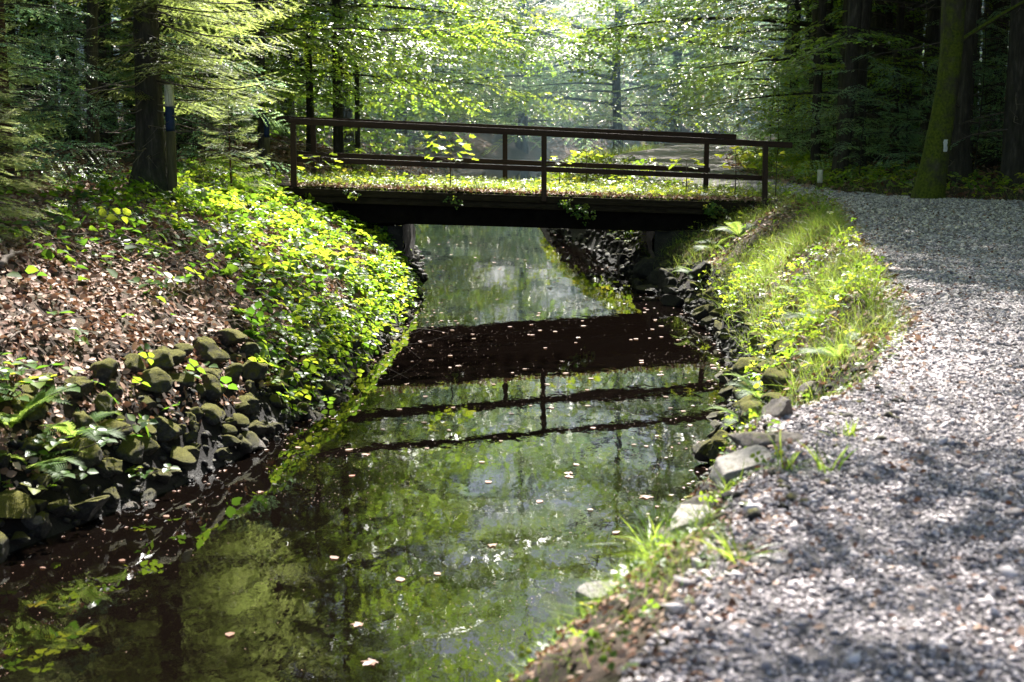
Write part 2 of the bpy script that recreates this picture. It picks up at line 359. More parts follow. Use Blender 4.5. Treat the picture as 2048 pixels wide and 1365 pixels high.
# ------------------------------------------------------------------ gravel, leaf litter
def rock_tmpl(sub, seed, cuts=7, flat=.8, rough=.08):
    import bmesh
    r = np.random.default_rng(seed)
    bm = bmesh.new(); bmesh.ops.create_icosphere(bm, subdivisions=sub, radius=1)
    V = np.array([v.co[:] for v in bm.verts]); T = np.array([[v.index for v in f.verts] for f in bm.faces]); bm.free()
    V = V * r.uniform(.85, 1.15, 3)
    for k in range(cuts):
        n = unit(r.normal(0, 1, 3)); d = r.uniform(.42, .8); h = V @ n
        V = V - np.clip(h - d, 0, None)[:, None] * n
    if sub == 1: V = V * r.uniform(.62, 1.25, len(V))[:, None]
    if sub > 1:
        A, B_, C_ = V.T
        q = sum(w * (noise2(A * f + seed, B_ * f + C_ * f * .7) + noise2(C_ * f + 5, A * f * .8 - B_ * f * .6 + seed)) for f, w in ((1.7, .5), (4, .3), (9, .16), (20, .09), (38, .05)))
        V = V * (1 + rough * q)[:, None]
    V[:, 2] *= flat
    return V, Z4, T, np.zeros(len(V))
PEB = [rock_tmpl(1, 40 + k, 3, .5) for k in range(8)]
def rotz_tilt(n, tilt):
    a = rng.uniform(0, 2 * PI, n); d = np.stack([np.cos(a), np.sin(a), rng.normal(0, tilt, n)], -1)
    return frame(d, np.array([0, 0, 1.]) + jit(n, tilt))
def pebbles(n, y0, y1, s0, s1, g, pw=1.0, spread=.12):
    y = y0 + (y1 - y0) * rng.uniform(0, 1, n) ** pw
    x = xP(y) - spread + (np.minimum(xQ(y), xP(y) + 5.5) - xP(y) + spread + .1) * rng.uniform(0, 1, n)
    x = x + fbm(y * 1.6, 3.3 + 0 * y) * .16
    keep = np.abs(x) < y * .40 + .6
    x, y = x[keep], y[keep]; n = len(x)
    s = rng.uniform(s0, s1, n) * (1 + .6 * (rng.uniform(0, 1, n) > .93))
    P = np.stack([x, y, hgt(x, y) + .016 + s * .15], -1); Mx = rotz_tilt(n, .45) * s[:, None, None]
    rr = rng.beta(2, 2, n); w = rng.integers(0, 8, n)
    for k in range(8): scatter(g, PEB[k], Mx[w == k], P[w == k], rr[w == k])
g = G()
pebbles(80000, 2.6, 8, .005, .0135, g, 1.1)
pebbles(48000, 8, 15, .008, .019, g)
pebbles(26000, 15, 27, .014, .03, g)
pebbles(1500, 2.6, 14, .018, .032, g)
tag(g.build('loose_gravel', M['stone']), 'loose grey stones covering the forest path', 'gravel', kind='stuff')

def lay_leaves(g, x, y, s0, s1, lift=.02, tilt=.35, tm=LEAF, rb=(1.6, 1.6), top=None):
    n = len(x); a = rng.uniform(0, 2 * PI, n); nn = unit(nrm(x, y) + jit(n, tilt))
    d = np.stack([np.cos(a), np.sin(a), 0 * a], -1); d = d - nn * (d * nn).sum(-1, keepdims=True)
    z = hgt(x, y) if top is None else top(x, y)
    P = np.stack([x, y, z + lift * rng.uniform(.3, 1.2, n)], -1)
    scatter(g, tm, frame(d, nn, rng.uniform(s0, s1, n)), P, rng.beta(*rb, n))
CURL = leaf_t(.33, .16, .1)
g = G()
n = 52000; y = rng.uniform(7.5, 24, n); s = rng.uniform(.25, 7, n) ** 1.0; x = xL(y) - s
k = np.abs(x) < y * .39 + .8; lay_leaves(g, x[k], y[k], .045, .085, .035, .45, CURL)
n = 16000; y = rng.uniform(24, 60, n); x = xL(y) - rng.uniform(.3, 14, n); lay_leaves(g, x, y, .08, .16, .04, .4, CURL)
n = 16000; y = rng.uniform(4, 60, n); x = xQ(y) + rng.uniform(-.3, 10, n); k = np.abs(x) < y * .4 + 1; lay_leaves(g, x[k], y[k], .07, .13, .04, .4, CURL)
n = 6500; y = np.concatenate([rng.uniform(3, 9, 4500), rng.uniform(9, 24, 5000)]); n = len(y); x = xR(y) + (xP(y) - xR(y)) * rng.uniform(.2, 1.1, n); lay_leaves(g, x[y > 9], y[y > 9], .04, .07, .035, .45, CURL); lay_leaves(g, x[y <= 9], y[y <= 9], .018, .042, .02, .4, CURL)
n = 9500; y = rng.uniform(2.6, 26, n); x = xP(y) + rng.uniform(0, 5, n) ** 1.2 * .8; lay_leaves(g, x, y, .018, .042, .03, .4, CURL)
for _ in range(700):                                    # twigs caught in the litter
    y0 = random.uniform(8.5, 23); x0 = float(xL(y0)) - random.uniform(.6, 6); a = random.uniform(0, 6.28); l = random.uniform(.08, .4)
    if abs(x0) > y0 * .4 + .5: continue
    P = np.array([(x0 + math.cos(a) * l * t, y0 + math.sin(a) * l * t, 0) for t in (0, .5, 1)]); P[:, 2] = hgt(P[:, 0], P[:, 1]) + .03 + rng.uniform(0, .03, 3)
    tube(g, P, (.005, .004, .002), 4, mat=1, cap=False)
tag(g.build('fallen_leaves', [M['litter'], M['deadtwig']]), 'brown fallen beech leaves lying over the banks and wood floor', 'leaf litter', kind='stuff')

# ------------------------------------------------------------------ rocks, each one a thing
ROCK = [rock_tmpl(4, 60 + k, 12, .85, .34) for k in range(8)]
def rock_mesh(k, mat):
    g = G(); V, Q, T, r = ROCK[k]; g.add(V, None, T); return g.mesh('rock', M[mat], smooth=True)
CUT = [rock_tmpl(4, 260 + k, 11, .85, .1) for k in range(6)]
def cut_mesh(k):
    g = G(); V, Q, T, r = CUT[k]; V = V.copy(); r_ = np.random.default_rng(k + 5)
    for _ in range(5):
        n_ = unit(r_.normal(0, 1, 3)); d_ = r_.uniform(.32, .5); V = V - np.clip(V @ n_ - d_, 0, None)[:, None] * n_ * .97
    g.add(V, None, T); return g.mesh('rock', M['palerock'], smooth=False)
RM = {m: [rock_mesh(k, m) for k in range(8)] for m in ('rock', 'barerock', 'darkrock', 'palerock')}
RM['palerock'] = [cut_mesh(k) for k in range(6)] + [cut_mesh(k) for k in range(2)]
def put_rock(x, y, z, s, kind, label, group=None, sc=None, rot=None, k=None):
    o = link('rock', RM[kind][random.randrange(8) if k is None else k])
    o.location = (x, y, z)
    o.scale = sc or (s * random.uniform(.8, 1.25), s * random.uniform(.8, 1.15), s * random.uniform(.65, .95))
    o.rotation_euler = rot or (random.uniform(-.4, .4), random.uniform(-.4, .4), random.uniform(0, 6.28))
    return tag(o, label, 'rock', group)
def rockfield(n, y0, y1, side, a0, a1, s0, s1, kind, label, group, gap=.8, lift=.3):
    done = []
    for _ in range(n * 30):
        if len(done) >= n: break
        yy = random.uniform(y0, y1); a = random.uniform(a0, a1)
        xx = float(xL(yy)) - a if side < 0 else float(xR(yy)) + a
        s = random.uniform(s0, s1)
        if any((xx - p[0]) ** 2 + (yy - p[1]) ** 2 < (gap * (s + p[2])) ** 2 for p in done): continue
        done.append((xx, yy, s))
        put_rock(xx, yy, float(hgt(xx, yy)) + s * lift, s, kind, label, group)
rockfield(95, 8.4, 13.2, -1, .0, .78, .075, .18, 'rock', 'rounded moss covered rock in the heap at the foot of the leaf covered bank', 'mossy rocks heaped on the near left bank', .5)
rockfield(20, 8.2, 13.6, -1, -.05, .3, .05, .11, 'rock', 'small mossy stone wedged low between the larger heaped rocks', 'small stones wedged in the mossy heap', .6)
rockfield(24, 8.2, 13.6, -1, -.22, .06, .05, .12, 'barerock', 'wet bare grey stone at the waterline below the mossy rock heap', 'wet stones under the mossy heap', .8)
rockfield(44, 13.2, 22, -1, -.12, .3, .06, .15, 'rock', 'small dark mossy stone along the waterline below the brambles', 'stones edging the water under the brambles', .6)
rockfield(24, 14.2, 20.5, 1, -.14, .26, .07, .16, 'rock', 'small dark stone where the grass of the right bank meets the water', 'stones at the foot of the grassy bank', .7)
rockfield(38, 10.0, 14.2, 1, -.12, .62, .08, .2, 'rock', 'dark jagged mossy stone in the stone edging below the grassy bank', 'jagged stones edging the canal under the grass', .56)
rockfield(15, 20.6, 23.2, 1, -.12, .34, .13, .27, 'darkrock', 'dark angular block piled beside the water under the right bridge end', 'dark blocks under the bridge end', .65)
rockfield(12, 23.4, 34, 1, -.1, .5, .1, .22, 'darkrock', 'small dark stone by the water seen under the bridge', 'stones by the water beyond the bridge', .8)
rockfield(10, 5.6, 9.4, 1, .25, .8, .07, .13, 'barerock', 'small brown stone half sunk in the path shoulder above the water', 'small stones in the path shoulder', 1.0)
def hero(planes, seed, rough=.05):
    """an angular block: a rough ball trimmed by the given planes"""
    V, Q, T, r = rock_tmpl(4, seed, 4, .95, .08); A, B_, C_ = V.T
    for n_, d_ in planes:
        n_ = unit(np.array(n_, float)); V = V - np.clip(V @ n_ - d_, 0, None)[:, None] * n_ * .985
    q = noise2(V[:, 0] * 6 + seed, V[:, 1] * 6 + V[:, 2] * 4) * .5 + noise2(V[:, 0] * 17, V[:, 2] * 17 + V[:, 1] * 11) * .3 + noise2(V[:, 1] * 40, V[:, 2] * 40 + V[:, 0] * 31) * .18
    V = V * (1 + rough * q)[:, None]; g = G(); g.add(V, None, T); return g.mesh('rock', M['palerock'], smooth=True)
def put_hero(x, y, dz, sc, rz, planes, seed, label):
    o = link('rock', hero(planes, seed)); o.location = (x, y, float(hgt(x, y)) + dz); o.scale = sc; o.rotation_euler = (0, 0, rz); tag(o, label, 'rock')
put_hero(1.03, 6.18, .03, (.20, .18, .19), 0, [((-.22, -.2, .95), .42), ((.15, -1, .05), .55), ((-1, -.15, .35), .6), ((1, .1, .2), .7), ((0, 1, .1), .7)], 301, 'large pale block with a bright sunlit top at the path edge')
put_hero(.80, 6.0, .03, (.17, .30, .14), -.35, [((-.4, -.1, .91), .42), ((.2, -1, .1), .7), ((-1, 0, .15), .6), ((.6, .2, .75), .6)], 302, 'long sloping tan slab just below the bright topped block')
put_hero(.38, 5.75, .13, (.13, .12, .13), .2, [((-.3, -.2, .93), .42), ((.55, -.8, .05), .5), ((-.9, -.4, .1), .55), ((.3, .9, .2), .6)], 303, 'pale angular rock beside the overhanging grass tuft, lowest of the pale rocks')
p = ground_at(1540, 880); put_rock(p[0], p[1], p[2] - .03, .12, 'barerock', 'flat grey boulder buried in the gravel nose above the stone edging', sc=(.3, .2, .14), rot=(.1, .2, .7), k=5)

RUB = [rock_tmpl(2, 160 + k, 9, .7, .2) for k in range(5)]
g = G()
for n, y0, y1, side, a0, a1, s0, s1 in [(1300, 7.6, 22.5, -1, -.18, .5, .02, .055), (1300, 9.5, 23.5, 1, -.18, .45, .025, .065), (260, 5, 10, 1, .4, 1.4, .02, .05), (500, 23.5, 34, 1, -.1, .7, .05, .12), (400, 23.5, 34, -1, -.1, .7, .05, .12)]:
    y = rng.uniform(y0, y1, n); a = rng.uniform(a0, a1, n); x = xL(y) - a if side < 0 else xR(y) + a
    s = rng.uniform(s0, s1, n); P = np.stack([x, y, hgt(x, y) + s * .2], -1); Mx = rotz_tilt(n, .4) * s[:, None, None]; w = rng.integers(0, 5, n)
    for k in range(5): scatter(g, RUB[k], Mx[w == k], P[w == k], rng.uniform(0, 1, (w == k).sum()))
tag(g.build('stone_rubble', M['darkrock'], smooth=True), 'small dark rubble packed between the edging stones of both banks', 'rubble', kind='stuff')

# ------------------------------------------------------------------ low growth
TRI = G()
for a, l in ((0, 1.0), (1.9, .85), (-1.9, .85)):
    d = np.array([math.sin(a) * .9, math.cos(a), .05])
    scatter(TRI, BROAD, frame(d[None], np.array([[0, 0, 1.]]), l), np.array([[d[0] * .15, d[1] * .15, 0]]), [.5])
V_, Q_, T_, r_, _, _ = TRI.merged(); TRIFOIL = (V_, Q_, T_, r_)
def canopy_leaves(g, x, y, h0, h1, s0, s1, tm, tilt=.35, lean=(0, 0, 0), rb=(2, 2), top=None):
    n = len(x); a = rng.uniform(0, 2 * PI, n)
    up = unit(np.array([0, 0, 1.]) + np.array(lean) + jit(n, tilt))
    d = np.stack([np.cos(a), np.sin(a), 0 * a], -1); d = d - up * (d * up).sum(-1, keepdims=True)
    z = (hgt(x, y) if top is None else top(x, y)) + rng.uniform(h0, h1, n)
    scatter(g, tm, frame(d, up, rng.uniform(s0, s1, n)), np.stack([x, y, z], -1), rng.beta(*rb, n))
def blades(g, x, y, l0, l1, w=.012, lean=.25, rb=(2, 2.2), top=None, bend=.5):
    n = len(x); a = rng.uniform(0, 2 * PI, n)
    up = unit(np.array([0, 0, 1.]) + jit(n, lean)); d = np.stack([np.cos(a), np.sin(a), 0 * a], -1); d = unit(d - up * (d * up).sum(-1, keepdims=True))
    z = hgt(x, y) if top is None else top(x, y)
    scatter(g, blade_t(w, bend), frame(d, up, rng.uniform(l0, l1, n)), np.stack([x, y, z - .01], -1), rng.beta(*rb, n))

g = G()
n = 15000; y = rng.uniform(8.4, 23.5, n); s = rng.uniform(.1, 4.2, n)
dens = np.interp(y, [8, 10.5, 13, 16, 20, 24], [.1, .22, .6, .9, 1, 1]) * np.interp(s, [0, .25, .5, 1.5, 2.4, 4.2], [.25, .7, 1, .8, .36, .10])
dens = dens * np.clip(.66 + 4.2 * fbm(s * 1.1 + 5, y * .7, 2), .03, 1.4) * np.where((y < 12.7) & (s > .95), .12, 1) * np.where((y < 13) & (s < .95), .25, 1)
k = rng.uniform(0, 1, n) < dens * .36; x = (xL(y) - s)[k]; y = y[k]
h_ = rng.uniform(0, 1, len(x)) < .5
fy = y > 14.2
for q_, rb_ in ((h_ & fy, (2.3, 1.7)), (h_ & ~fy, (1.5, 2.3))): canopy_leaves(g, x[q_], y[q_], .05, .25, .065, .125, TRIFOIL, .38, (.22, .3, 0), rb_)
canopy_leaves(g, x[~h_], y[~h_], .03, .2, .06, .12, TRIFOIL, .4, (.1, -.15, 0), (1.3, 2.6))
n = 1300; y = rng.uniform(17, 24.5, n); x = xL(y) - rng.uniform(.9, 3.4, n); canopy_leaves(g, x, y, .05, .22, .06, .11, TRIFOIL, .35, (.2, .3, 0))
n = 2600; y = rng.uniform(9.3, 23, n); s = rng.uniform(.15, 4.4, n); k = rng.uniform(0, 1, n) < np.clip(.35 + 2.4 * fbm(s * .9 + 15, y * .6 + 4, 2), 0, 1) * np.where(y < 12.7, .35, 1)
canopy_leaves(g, (xL(y) - s)[k], y[k], .03, .2, .07, .15, BROAD, .4, (.15, .2, 0), (1.2, 3))
n = 700; y = rng.uniform(12.8, 22, n); canopy_leaves(g, xL(y) - rng.uniform(-.05, .45, n), y, .05, .3, .05, .10, TRIFOIL, .45, (.35, .2, 0))
for _ in range(170):                                    # arching bare canes among the leaves
    y0 = random.uniform(12.8, 23); x0 = float(xL(y0)) - random.uniform(.4, 3.6); a = random.uniform(-1.2, 1.2); l = random.uniform(.5, 1.3); m_ = 7
    P = np.array([(x0 + math.cos(a) * l * t, y0 + math.sin(a) * l * t, 0) for t in np.linspace(0, 1, m_)]); P[:, 2] = np.maximum(hgt(P[:, 0], P[:, 1]), 0) + .02 + np.sin(np.linspace(.1, PI, m_)) * random.uniform(.05, .28)
    tube(g, P + jit(m_, .012), np.linspace(.004, .0015, m_), 4, mat=1, cap=False)
tag(g.build('bramble_cover', [M['bramble'], M['deadtwig']]), 'sunlit bramble leaves covering the left bank down to the stones', 'brambles', kind='stuff')

def rb_xy(n, u0, u1, y0, y1):
    y = rng.uniform(y0, y1, n); u = rng.uniform(u0, u1, n); return xR(y) + (xP(y) - xR(y)) * u, y, u
g = G()
x, y, u = rb_xy(60000, .06, .97, 9, 25)
k = rng.uniform(0, 1, len(x)) < np.clip(.55 + 2.2 * fbm(x * 1.2, y * .8, 2), .05, 1) * np.interp(y, [9, 11, 13, 25], [.35, .5, .9, 1]) * np.interp(u, [.06, .16, .4, 1.04], [.15, .6, 1, .9]) * np.where(y < 14, np.interp(u, [.2, .5], [.25, 1]), 1)
blades(g, x[k], y[k], .12, .32, .0045, .35, bend=.8)
x, y, u = rb_xy(3000, .9, 1.03, 9, 24); blades(g, x, y, .07, .18, .0045, .35)
x, y, u = rb_xy(20000, .12, 1.0, 4, 9.5); k = rng.uniform(0, 1, len(x)) < np.clip(.5 + 3 * fbm(x * 2, y * 2, 2), 0, 1); blades(g, x[k], y[k], .05, .15, .0055, .5, bend=1.0, rb=(1.5, 3))
n = 2500; y = rng.uniform(24, 50, n); x = xP(y) - rng.uniform(0, .8, n); blades(g, x, y, .15, .4, .01, .3)
n = 1500; y = rng.uniform(14, 40, n); x = xQ(y) + rng.uniform(-.05, .6, n); blades(g, x, y, .1, .3, .01, .3)
tag(g.build('bank_grass', M['grass']), 'fine green grass growing on the sunny slope between path and water', 'grass', kind='stuff')
g = G()
x, y, u = rb_xy(3000, .08, 1.0, 9.5, 25); k = rng.uniform(0, 1, len(x)) < np.clip(.4 + 2.6 * fbm(x * 1.1 + 3, y * .9, 2), 0, 1); canopy_leaves(g, x[k], y[k], .05, .24, .025, .06, TRIFOIL, .4, (-.1, .25, 0), (1.5, 2.6))
x, y, u = rb_xy(420, .1, 1.0, 3.6, 9); canopy_leaves(g, x, y, .02, .1, .016, .036, TRIFOIL, .5, (-.2, -.2, 0), (1.3, 3))
n = 1600; y = rng.uniform(22, 40, n); x = xQ(y) + rng.uniform(0, 1.6, n); canopy_leaves(g, x, y, .05, .3, .05, .1, TRIFOIL, .4)
n = 1500; y = rng.uniform(24.5, 45, n); x = xR(y) + rng.uniform(.2, 1.4, n); canopy_leaves(g, x, y, .05, .4, .06, .12, TRIFOIL, .4)
n = 900; y = rng.uniform(24.5, 45, n); x = xL(y) - rng.uniform(.2, 1.6, n); canopy_leaves(g, x, y, .05, .3, .06, .12, TRIFOIL, .4)
tag(g.build('bank_herbs', M['bramble']), 'low leafy herbs mixed into the grass of the right bank', 'herbs', kind='stuff')

def tuft(loc, n, l0, l1, w, label, bend=.9, group=None, lean=.4):
    o = empty('grass_tuft', tuple(loc), 0, label, 'grass tuft', group)
    g = G(); a = rng.uniform(0, 2 * PI, n); up = unit(np.array([0, 0, 1.]) + jit(n, lean) * np.array([1, 1, .2]))
    d = np.stack([np.cos(a), np.sin(a), 0 * a], -1); d = unit(d - up * (d * up).sum(-1, keepdims=True))
    P = jit(n, .025) * np.array([1, 1, 0])
    scatter(g, blade_t(w, bend), frame(d, up, rng.uniform(l0, l1, n)), P, rng.beta(2, 2, n))
    g.build('blades', M['grass'], o); return o
tuft((.62, 5.98, float(hgt(.62, 5.98)) + .02), 120, .12, .27, .013, 'big arching grass tuft overhanging the water beside the pale angular rock', 1.0)
for x_, y_, lab_ in [(.55, 5.35, 'low dark tuft on the near shoulder, nearest the bottom edge of the picture'), (.78, 5.55, 'short leafy tuft between the low dark tuft and the gravel'), (.95, 6.0, 'thin tuft growing between the tan slab and the gravel'), (.30, 5.45, 'small tuft just below the lowest pale rock')]:
    tuft((x_, y_, float(hgt(x_, y_))), 60, .05, .16, .02, lab_, .9)
tuft(ground_at(1695, 880) + np.array([0, 0, .0]), 26, .06, .14, .03, 'lone short green tuft standing in the gravel of the path', .4)
tuft(ground_at(1575, 950), 24, .12, .24, .018, 'thin arching grass tuft just right of the bright topped block', 1.0)
tuft(ground_at(1655, 950), 18, .1, .22, .018, 'broad bladed tuft between gravel and path shoulder', .7)
tuft(ground_at(1470, 1130), 26, .1, .2, .02, 'dark green tuft in the middle of the near path shoulder', .8)
tuft(ground_at(1640, 445), 60, .3, .5, .012, 'tall dense grass clump where the bank meets the path near the bridge', .8)
tuft(ground_at(1740, 620), 40, .25, .42, .010, 'upright pale grass clump at the path edge half way along the bank', .7)
tuft(ground_at(1560, 690), 40, .2, .36, .010, 'grass clump low on the bank above the jagged stones', .9)

def frond_mesh(L, seed):
    r = np.random.default_rng(seed); g = G(); m = 26
    t = np.linspace(0, 1, m); ax = np.stack([0 * t, L * t * (1 - .18 * t), L * (.55 * t - .62 * t ** 2)], -1)
    tan = unit(np.gradient(ax, axis=0)); up = np.cross(np.array([1., 0, 0]), tan)
    tube(g, ax, np.linspace(.004, .001, m), 4, rnd=.6)
    for k in range(3, m):
        pl = L * .22 * math.sin(PI * min(1, (t[k] * .9 + .12))) ** .8
        for sgn in (-1, 1):
            d = unit(np.array([sgn, .35, 0]) + tan[k] * .4 + r.normal(0, .06, 3))
            q = 7
            for j in range(q):
                tt = (j + .5) / q; ll = pl * .22 * (1 - tt * .75)
                pp = ax[k] + d * pl * tt
                for s2 in (-1, 1):
                    dd = unit(tan[k] * s2 + d * .5)
                    V, Q, T, rr = LEAF
                    W = np.einsum('ij,kj->ki', frame(dd, up[k], ll), V) + pp; g.add(W, Q, None, r.uniform(.2, .9))
    return g.mesh('frond', M['fern'])
FR = [frond_mesh(.62, 1), frond_mesh(.5, 2)]
def fern(loc, sc, label, nf=7, group=None):
    o = empty('fern', tuple(loc), random.uniform(0, 6), label, 'fern', group)
    for k in range(nf):
        c = link('frond', FR[k % 2], o); c.rotation_euler = (random.uniform(.0, .5), random.uniform(-.2, .2), k * 2 * PI / nf + random.uniform(-.3, .3)); c.scale = (sc,) * 3
    return o
for q, sc, lab in [((1430, 500), 1.0, 'bright fern high on the bank just below the right end of the bridge'), ((1480, 475), 1.1, 'tall fern next to the right end post of the bridge'),
                   ((1590, 590), .8, 'pale sunlit fern in the middle of the grassy bank'), ((1630, 650), .8, 'yellow green fern by the path edge, below the pale fern'),
                   ((1520, 800), .75, 'fern close above the dark edging stones, near the gravel nose'), ((1680, 720), .7, 'small fern tucked under the path edge beside brown leaves'),
                   ((1400, 560), .9, 'fern over the stones in the shade below the bridge end'), ((1490, 850), .65, 'yellowish fern drooping over the last mossy stones of the right bank'),
                   ((60, 940), 1.0, 'dark green fern on the rocks at the lower left'), ((150, 880), .95, 'fern with a long arching frond above the mossy heap'), ((20, 860), 1.1, 'fern in shade at the left edge of the bank')]:
    fern(ground_at(*q), sc, lab)

# leafy herb plants on the near left bank
def herb(loc, n, r, h, s, label, mat='bramble'):
    o = empty('leafy_plant', tuple(loc), 0, label, 'plant')
    g = G(); st = G()
    for k in range(n):
        a = random.uniform(0, 6.28); q = r * math.sqrt(random.random()); tip = np.array([q * math.cos(a), q * math.sin(a), h * random.uniform(.5, 1)])
        tube(st, [np.array([0, 0, 0]), tip * np.array([.4, .4, .7]), tip], [.005, .004, .002], 4)
        scatter(g, TRIFOIL, frame(np.array([[math.cos(a), math.sin(a), -.1]]), unit(np.array([[.1, -.2, 1.]]) + jit(1, .2)), s * random.uniform(.8, 1.2)), tip[None], [random.random()])
    st.build('stem', M['twig'], o); g.build('leaves', M[mat], o); return o
herb(ground_at(70, 840), 16, .42, .35, .12, 'broad leaved shaded plant above the ferns at the left picture edge')
herb(ground_at(215, 890), 9, .3, .22, .09, 'light green plant growing between the mossy rocks')
herb(ground_at(25, 800), 15, .4, .3, .11, 'dense dark leafed plant at the very left edge under the leaf slope')
herb(ground_at(130, 935), 12, .34, .26, .09, 'low dark leafed plant over the stones between the left ferns')
herb(ground_at(70, 1000), 12, .36, .24, .10, 'shaded plant hanging over the lowest stones at the lower left')
herb(ground_at(290, 960), 5, .18, .12, .07, 'pale rounded leaves at the waterline under the mossy heap')

# ------------------------------------------------------------------ leaves afloat
def maple_outline(s=1.0, lobes=5, seed=0):
    r = np.random.default_rng(seed); pts = []
    for k in range(lobes):
        a = (k - 2) * .98; l = (.62, .9, 1, .9, .62)[k] * .75
        pts += [(a - .40, l * .60), (a - .26, l * .74), (a - .18, l * .70), (a - .10, l * .9), (a, l), (a + .10, l * .9), (a + .18, l * .70), (a + .26, l * .74), (a + .40, l * .60)]
    P = [(0, 0, .0)] + [(l * math.sin(a) * s, (l * math.cos(a) + .3) * s, .06 * s * math.sin(4 * a)) for a, l in pts]
    T = [(0, k + 1, k) for k in range(1, len(P) - 1)]
    return np.array(P), Z4, np.array(T), np.zeros(len(P))
MAPLE = maple_outline()
def leaf_mesh(tm, rnd, mat, name):
    g = G(); V, Q, T, _ = tm; g.add(V, Q, T, rnd); return g.mesh(name, M[mat])
FL = [leaf_mesh(leaf_t(.36, .03, .03), r, 'floating', 'floating_leaf') for r in (.1, .35, .6, .8, .98)]
FM = [leaf_mesh(maple_outline(seed=k), r, 'floating', 'floating_leaf') for k, r in enumerate((.4, .75, 1.0))]
def afloat(px, py, s, me, label, group=None):
    p = at_water(px, py); o = link('floating_leaf', me); o.location = (p[0], p[1], .006); o.scale = (s, s, s * .5); o.rotation_euler = (0, 0, random.uniform(0, 6.28))
    tag(o, label, 'leaf', group)
def at_water(px, py):
    d = ray(px, py); t = -CAM_Z / d[2]; return np.array([0, 0, CAM_Z]) + d * t
used = 0
while used < 150:
    yy = random.uniform(7.4, 32) if random.random() < .75 else random.uniform(12, 20)
    xx = random.uniform(float(xL(yy)) + .1, float(xR(yy)) - .1)
    if abs(xx) > yy * .36: continue
    big = random.random() < .12
    me = random.choice(FM) if big else random.choice(FL)
    s = random.uniform(.045, .07) if big else random.uniform(.05, .085)
    o = link('floating_leaf', me); o.location = (xx, yy, .006); o.scale = (s, s, s * .6); o.rotation_euler = (random.uniform(-.05, .05), random.uniform(-.05, .05), random.uniform(0, 6.28))
    tag(o, 'small brown leaf floating flat on the dark canal water', 'leaf', 'fallen leaves afloat on the canal'); used += 1
for px, py, s, k, lab in [(1415, 885, .11, 1, 'large pale lobed leaf afloat close to the right edging stones'), (1290, 992, .10, 0, 'wide tan lobed leaf afloat level with the bright topped block'),
                          (750, 1322, .09, 0, 'tan lobed leaf afloat lowest of the larger floating leaves'), (1130, 955, .08, 1, 'lobed leaf afloat just below the reflected handrail'),
                          (1327, 750, .08, 2, 'orange lobed leaf afloat below the reflected bridge beam'), (720, 1247, .07, 2, 'bright red brown leaf afloat on the lower dark reflection')]:
    afloat(px, py, s, FM[k], lab)
g = G(); n = 8000; y = rng.uniform(7, 34, n); x = xL(y) + (xR(y) - xL(y)) * rng.uniform(0, 1, n); k = rng.uniform(0, 1, n) < np.clip(.45 + 3 * fbm(x * .9, y * .45, 2), .06, 1); x, y = x[k], y[k]; n = len(x)
sp = (np.array([(-.5, -.5, 0), (.5, -.5, 0), (.5, .5, 0), (-.5, .5, 0)]), np.array([(0, 1, 2, 3)]), Z3, np.zeros(4))
scatter(g, sp, rotz_tilt(n, .02) * (rng.uniform(.003, .008, n))[:, None, None], np.stack([x, y, 0 * x + .004], -1), rng.uniform(.6, .9, n))
n = 420; y = rng.uniform(8, 26, n); e = rng.uniform(0, 1, n) ** 2 * .5; x = np.where(rng.uniform(0, 1, n) < .6, xL(y) + .03 + e, xR(y) - .03 - e); a = rng.uniform(0, 6.28, n)
scatter(g, LEAF, frame(np.stack([np.cos(a), np.sin(a), 0 * a], -1), np.array([[0, 0, 1.]]), rng.uniform(.02, .05, n)), np.stack([x, y, 0 * x + .005], -1), rng.beta(1, 5, n))
tag(g.build('floating_specks', M['floating']), 'tiny pale specks drifting on the canal water', 'specks', kind='stuff')

# ------------------------------------------------------------------ the bridge
import bmesh
def bar(name, a, b, w, h, mat, parent, bev=.008, up=(0, 0, 1)):
    """a beam from a to b, its top face centred on the line a-b"""
    a, b = Vector(a), Vector(b); L = (b - a).length
    bm = bmesh.new(); bmesh.ops.create_cube(bm, size=1)
    for v in bm.verts: v.co = Vector(((v.co.x + .5) * L, v.co.y * w, (v.co.z - .5) * h))
    bmesh.ops.bevel(bm, geom=bm.edges[:], offset=bev, segments=2, affect='EDGES')
    me = bpy.data.meshes.new(name); bm.to_mesh(me); bm.free(); me.materials.append(M[mat])
    o = link(name, me, parent)
    x = (b - a).normalized(); y = Vector(up).cross(x).normalized(); z = x.cross(y)
    o.matrix_local = Matrix.Translation(a) @ Matrix((x, y, z)).transposed().to_4x4()
    return o
bridge = empty('wooden_footbridge', (0, 0, 0), 0, 'dark brown wooden footbridge with two railings and a grassy deck over the canal', 'footbridge')
nY = lambda px: 22.3 + (px - 587) / (1530 - 587) * 1.4
fY = lambda px: 24.75 + (px - 625) / (1412 - 625) * 1.25
def npt(px, py, dy=0): return at_y(px, py, nY(px) + dy)
def fpt(px, py, dy=0): return at_y(px, py, fY(px) + dy)
